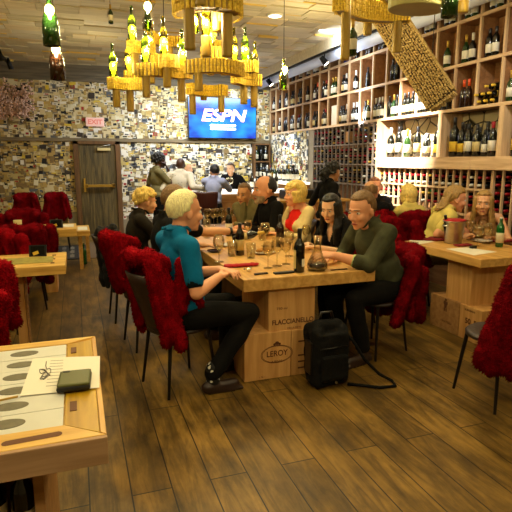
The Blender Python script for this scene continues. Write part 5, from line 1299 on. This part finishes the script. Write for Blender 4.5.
    if beard:
        b = MB()
        e_ = .006
        b.ell(HH(.020, 0, -.025), ((.076+e_)*h, (.066+e_)*h, (.088+e_)*h), HR_, 22, 16); b.ell(HH(.045, 0, -.080), ((.046+e_)*h, (.046+e_)*h, (.036+e_)*h), HR_, 16, 12); b.ell(HH(.074, 0, -.102), ((.020+e_)*h, (.026+e_)*h, (.020+e_)*h), HR_, 12, 9); b.ell(HH(.083, 0, -.056), (.016*h, .030*h, .009*h), HR_, 12, 9)
        o = fuse('beard', b, HR[beard], None, .006, 2, .0015, 60); bm = bmesh.new(); bm.from_mesh(o.data); HRI = HR_.inverted()
        bmesh.ops.delete(bm, geom=[v for v in bm.verts for q in [HRI @ (v.co-HC)/h] if q.z > -.046 or q.x < .012+.5*max(0, q.z+.085) or (q.x > .08 and abs(q.y) < .02 and -.078 < q.z < -.062)], context='VERTS'); bm.to_mesh(o.data); bm.free(); o.data.transform(mi); o.parent = t
    return dict(root=t, mi=mi, B=B, HH=HH, wr=wr, neck=neck, ff=ff, ll=ll, u=u, s=s)
def part(P, name, mb, m, vox=.01, smooth=2, raw=False):
    o = mb.build(name, m, None, True) if raw else fuse(name, mb, m, None, vox, smooth, .003, 12)
    o.data.transform(P['mi']); o.parent = P['root']; return o
UP = V((0, 0, 1))
# --- left side of the long table
P = person('white-haired man in a teal polo shirt seated at the near left of the table', (.66, 3.40, .56), 14, 'ruddy', 'short', 'white', 'teal', 'short', 1.03, lean=-4, hy=2, hp=5, hs=1.08, lh=((.93, 3.45, .835), None, UP, (.5, -.8, 0)), rh=((.885, 3.30, .82), (-.3, -.5, -.8), UP, (.6, .75, 0)), vox=.0065, heavy=1.15, cuff='teal_trim', collar='teal', extra='socks', feet={-1: (.82, 3.27, .09), 1: (1.02, 3.62, .09)}, hf=.015)
b = MB(); b.tube([P['B'](.0, .13, .075), P['B'](.0, .13, .105)], .01); 
P = person('man in black shirt pouring wine, with a watch on his outstretched arm', (.66, 4.42, .57), 8, 'tan', 'short', 'sandy', 'black', 'short', 1.02, lean=8, hy=12, hp=14, hs=1.08, rh=((1.31, 4.36, .975), (-.1, -.2, -1), (.1, -.1, 1), (.9, 0, -.05)), lh=((1.08, 4.55, .83), None, UP, (1, .1, 0)), vox=.008, heavy=1.1, collar='charcoal', hcurl=1.1)
sh, el, w, fd = P['wr'][-1]
part(P, 'wristwatch', MB().tube([w-fd*.035, w-fd*.012], .036, 16), M['black'], raw=True)
o = big_bottle(240, 255, TZ, M['dkglass'], M['lab_c'], M['foil_g'], 'dark wine bottle held tilted in the pouring man\'s hand', sc=.95)
hp_ = w+fd*.10; d = (V((1.80, 4.30, 1.04))-hp_).normalized(); bp = hp_-d*.10-V((0, .035, .045)); o.location = bp; o.rotation_mode = 'QUATERNION'; o.rotation_quaternion = d.to_track_quat('Z', 'Y')
P = person('woman with short curly fair hair in dark patterned top at the far left', (.50, 5.22, .56), 6, 'fair', 'curly', 'blond', 'stripe', 'long', .96, True, lean=10, hy=4, hp=10, hs=1.1, lh=((1.0, 5.32, .83),), rh=((1.02, 5.12, .83),), vox=.011, heavy=1.15, collar='stripe')
# --- right side of the long table
dec = onT(317, 270)
P = person('grey-haired man in olive jacket reaching for the glass decanter', (2.40, 3.58, .57), 186, 'ruddy', 'short', 'sandy', 'olive', 'roll', 1.03, lean=20, slean=-1, hy=16, hp=14, hs=1.12, lh=((1.83, 3.44, .885), (.3, -.5, -.8), (0, -.4, 1), (-1, .10, .02)), rh=((1.95, 3.66, .83), (.3, .7, -.6), UP, (-.9, -.45, 0)), vox=.0065, heavy=1.35, cuff='pale_green', collar='olive', knee=(6, .1), brow='brown', hcurl=.7)
P = person('woman with long black hair in a black top at the long table', (2.44, 4.36, .55), 196, 'light', 'long', 'black', 'black', 'short', .95, True, lean=16, hy=22, hp=17, hs=1.12, lh=((2.02, 4.12, .83), None, UP, (-.8, .4, 0)), rh=((2.02, 4.30, .83), None, UP, (-.9, -.2, 0)), vox=.0075, neckline='v', brow='brown')
P = person('smiling blonde woman in cream cardigan and red top at the long table', (2.30, 5.10, .57), 196, 'ruddy', 'bob', 'blond', 'cream', 'long', 1.0, True, lean=4, hy=-14, hp=2, hs=1.12, lh=((1.98, 5.02, .83),), rh=((1.96, 5.25, .83),), vox=.009, neckline='wide', inner='red')
P = person('bald bearded man in a black jacket in profile at the long table', (2.17, 5.60, .57), 184, 'ruddy', 'recede', 'black', 'black', 'long', 1.04, lean=6, hy=-2, hp=3, hs=1.22, beard='salt', vox=.009, heavy=1.15, collar='black', lh=((1.85, 5.5, .83),), rh=((1.85, 5.75, .83),), brow='brown')
P = person('tan-faced diner with hand at chin left of the bald bearded man', (2.08, 6.15, .55), 215, 'tan', 'crop', 'sandy', 'khaki', 'long', .97, lean=10, hy=10, hp=8, hs=1.08, vox=.011, rh=((1.93, 6.02, 1.09), (0, .3, -1), (-1, 0, 0), (0, 0, 1)), lh=((1.80, 5.95, .83),))
# --- standing waitress
P = person('waitress in black with curly dark ponytail walking to the right', (2.93, 5.75), 8, 'tan', 'pony', 'black', 'black', 'elbow', .905, True, False, lean=4, hy=0, hp=6, hs=1.05, rh=((3.10, 5.62, .93), (-.6, -.4, -.6), UP, (1, .1, 0)), vox=.009, pants='black', neckline=None)
b = MB()
b.cap(P['B'](.05, .10, -.02), .11, P['B'](.05, -.10, -.02), .11); b.cap(P['B'](.05, .10, -.45), .10, P['B'](.05, -.10, -.45), .10); b.cap(P['B'](.05, 0, -.02), .12, P['B'](.05, 0, -.45), .12); b.cap(P['B'](.05, -.10, -.02), .11, P['B'](.05, -.10, -.45), .10); b.cap(P['B'](.05, .10, -.02), .11, P['B'](.05, .10, -.45), .10)
part(P, 'apron', b, CL['apron'], .014)
# --- rear right group
person('bald man in a dark suit seen from behind near the low wine rack', (3.37, 5.42, .56), 72, 'tan', 'fringe', 'sandy', 'black', 'long', .98, lean=4, hy=0, hp=8, hs=1.08, vox=.011, face=False, lh=((3.55, 5.85, .82),), rh=((3.75, 5.80, .82),))
person('reddish-haired man facing the viewer in front of the wine rack', (3.92, 6.28, .56), 250, 'ruddy', 'crop', 'red', 'charcoal', 'long', 1.0, lean=4, hy=-10, hp=4, hs=1.1, vox=.010, lh=((3.95, 5.95, .82),), rh=((3.65, 6.0, .82),), beard=None)
person('blonde woman in a yellow top seen from behind by the low rack', (3.82, 5.24, .54), 82, 'light', 'bob', 'blond', 'yellow', 'short', .95, True, lean=6, hy=8, hp=4, hs=1.12, vox=.010, face=True, lh=((3.8, 5.74, .82),), rh=((4.0, 5.74, .82),))
person('man with long fair dreadlocks in a yellow shirt at the right table', (3.64, 4.70, .56), -16, 'ruddy', 'dreads', 'dblond', 'yellow', 'short', 1.02, lean=22, slean=-3, hy=-2, hp=12, hs=1.1, vox=.008, pants='khakipants', lh=((3.95, 4.6, .83),), rh=((3.78, 4.36, .83), (-.4, -.4, -.8), UP, (.8, .3, 0)), collar='yellow')
person('woman with long straight fair hair and bare shoulders at right', (4.24, 4.46, .55), 216, 'tan', 'longtan', 'dblond', 'tanlace', None, .97, True, lean=20, hy=8, hp=2, hs=1.1, vox=.008, rh=((3.86, 4.22, .84), (0, .2, -1), UP, (-1, 0, 0)), lh=((3.95, 4.02, .83),), neckline='strap')
# --- people at the bar
P = person('tall dark-skinned man with an afro in khaki shirt, hand at his chin', (1.36, 9.2), 12, 'dark', 'afro', 'afro', 'khaki', 'short', .985, False, False, hy=0, hp=2, hs=1.05, vox=.012, rh=((1.55, 9.12, 1.42), (.1, -.3, -1), (1, 0, 0), (-.5, .2, 1)), pants='dkpants')
person('dark-skinned bald man in white printed shirt seen from behind at bar', (1.72, 9.0), 68, 'dark', None, 'black', 'dots', 'long', .95, False, False, lean=6, hy=6, hp=6, hs=1.05, vox=.012, face=False, rh=((2.13, 8.86, 1.10), (.2, -.5, -.6), UP, (1, -.1, -.1)), heavy=1.15)
person('white-haired person in a red vest facing the bar', (1.98, 9.75), -30, 'light', 'short', 'white', 'red', 'long', .90, False, False, hy=-20, hp=8, hs=1.05, vox=.012)
person('person in a grey hooded sweatshirt leaning on the bar, seen from behind', (2.22, 8.62), 62, 'tan', 'short', 'black', 'hoodie', 'long', .88, False, False, lean=8, hy=28, hp=10, hs=1.12, vox=.012, heavy=1.35, face=False, collar='hoodie', rh=((2.62, 8.95, 1.09),), lh=((2.42, 9.1, 1.09),))
P = person('bartender in a black polo shirt behind the lit counter', (2.93, 9.85), 235, 'light', 'short', 'brown', 'black', 'short', .895, False, False, lean=6, hy=-8, hp=8, hs=1.05, vox=.011, rh=((2.72, 9.6, 1.02),), lh=((3.05, 9.5, 1.06),))
wineglass(2.63, 9.02, 1.05, 'big wine glass on the lit bar counter in front of the bartender', 0, 1.15, 1.5, 'wine glass on the bar')
# ================================================================ LIGHT
def light(kind, name, loc, energy, color, **k):
    d = bpy.data.lights.new(name, kind); d.energy = energy; d.color = color
    for a, v in k.items(): setattr(d, a, v)
    o = bpy.data.objects.new(name, d); o.location = loc; COL.objects.link(o); return o
def aim(o, tgt): o.rotation_euler = (V(tgt)-o.location).to_track_quat('-Z', 'Y').to_euler()
WARM = (1.0, .85, .48); SOFT = (1.0, .85, .50); COOL = (1.0, .95, .88)
for i, p in enumerate(BULBS):
    light('POINT', 'bulb_light', p+V((0, -.045, 0)), 13, WARM, shadow_soft_size=.035)
for x, y, e in ((-.9, 2.2, 70), (1.4, 1.4, 60), (3.2, 2.0, 30), (1.5, 4.4, 75), (3.6, 4.2, 45), (-.6, 5.2, 55), (.6, 7.4, 75), (2.2, 6.6, 50), (-1.2, 9.0, 25), (.5, 10.0, 70)):
    o = light('SPOT', 'ceiling_downlight', (x, y, CZ-.08), e*.85, SOFT, spot_size=rad(105), spot_blend=.8, shadow_soft_size=.09); aim(o, (x, y, 0))
# white track spots washing the cubby wall and the bar
for (p, tg, e, sz) in (((2.9, 5.6, 3.3), (WX, 6.25, 1.95), 3200, 44), ((3.2, 8.6, 3.3), (WX, 8.6, 2.3), 120, 80), ((3.4, 3.3, 3.3), (WX, 4.5, 2.0), 90, 75)):
    o = light('SPOT', 'track_spot', p, e, COOL, spot_size=rad(sz), spot_blend=.9, shadow_soft_size=.05); aim(o, tg)
for x, y, z, e in ((-.3, .3, 2.5, 55), (2.0, .2, 2.5, 65), (-1.6, 3.0, 2.6, 24), (3.3, 3.0, 2.9, 16), (-1.4, 6.6, 2.6, 16), (.3, 8.6, 2.7, 22), (3.0, 6.4, 2.9, 20)):  # added fill points without fixtures, to brighten faces and room
    light('POINT', 'room_fill_light', (x, y, z), e, WARM, shadow_soft_size=.12)
o = light('AREA', 'bar_light', (2.7, 10.4, 3.1), 120, (.80, .90, 1.0), shape='RECTANGLE', size=2.6, size_y=.5); aim(o, (2.5, 11.2, 1.2))
o = light('SPOT', 'bar_fill_spot', (1.6, 7.7, 3.4), 260, (.95, .96, 1.0), spot_size=rad(60), spot_blend=.8, shadow_soft_size=.1); aim(o, (2.0, 9.1, 1.4))  # added spot without a fixture, brightening the people at the bar
o = light('AREA', 'niche_light', (4.15, 10.4, 2.1), 22, (.85, .94, 1.0), shape='RECTANGLE', size=.2, size_y=2.0); aim(o, (4.3, 10.4, 1.2))
o = light('AREA', 'duct_strip_light', (3.85, 7.5, 3.15), 110, (.75, .85, 1.0), shape='RECTANGLE', size=.04, size_y=8.0); aim(o, (4.3, 7.5, 3.40))
w = bpy.data.worlds.new('World'); scene.world = w; w.use_nodes = True
w.node_tree.nodes['Background'].inputs['Color'].default_value = (1, .8, .5, 1); w.node_tree.nodes['Background'].inputs['Strength'].default_value = .03
# ================================================================ CAMERA
cd = bpy.data.cameras.new('camera'); cam = bpy.data.objects.new('camera', cd); COL.objects.link(cam); scene.camera = cam
cd.sensor_width = 36; cd.lens = 36; cd.clip_start = .05
cam.location = (0, 0, CAMH); cam.rotation_euler = (rad(90)-PITCH, 0, -YAW)
vs = scene.view_settings; vs.view_transform = 'Standard'; vs.look = 'None'; vs.exposure = 0.0; vs.gamma = 1; vs.use_curve_mapping = False
scene.cycles.use_denoising = True; scene.cycles.max_bounces = 8; scene.cycles.transparent_max_bounces = 16; scene.cycles.sample_clamp_indirect = 4; scene.cycles.caustics_reflective = False; scene.cycles.caustics_refractive = False
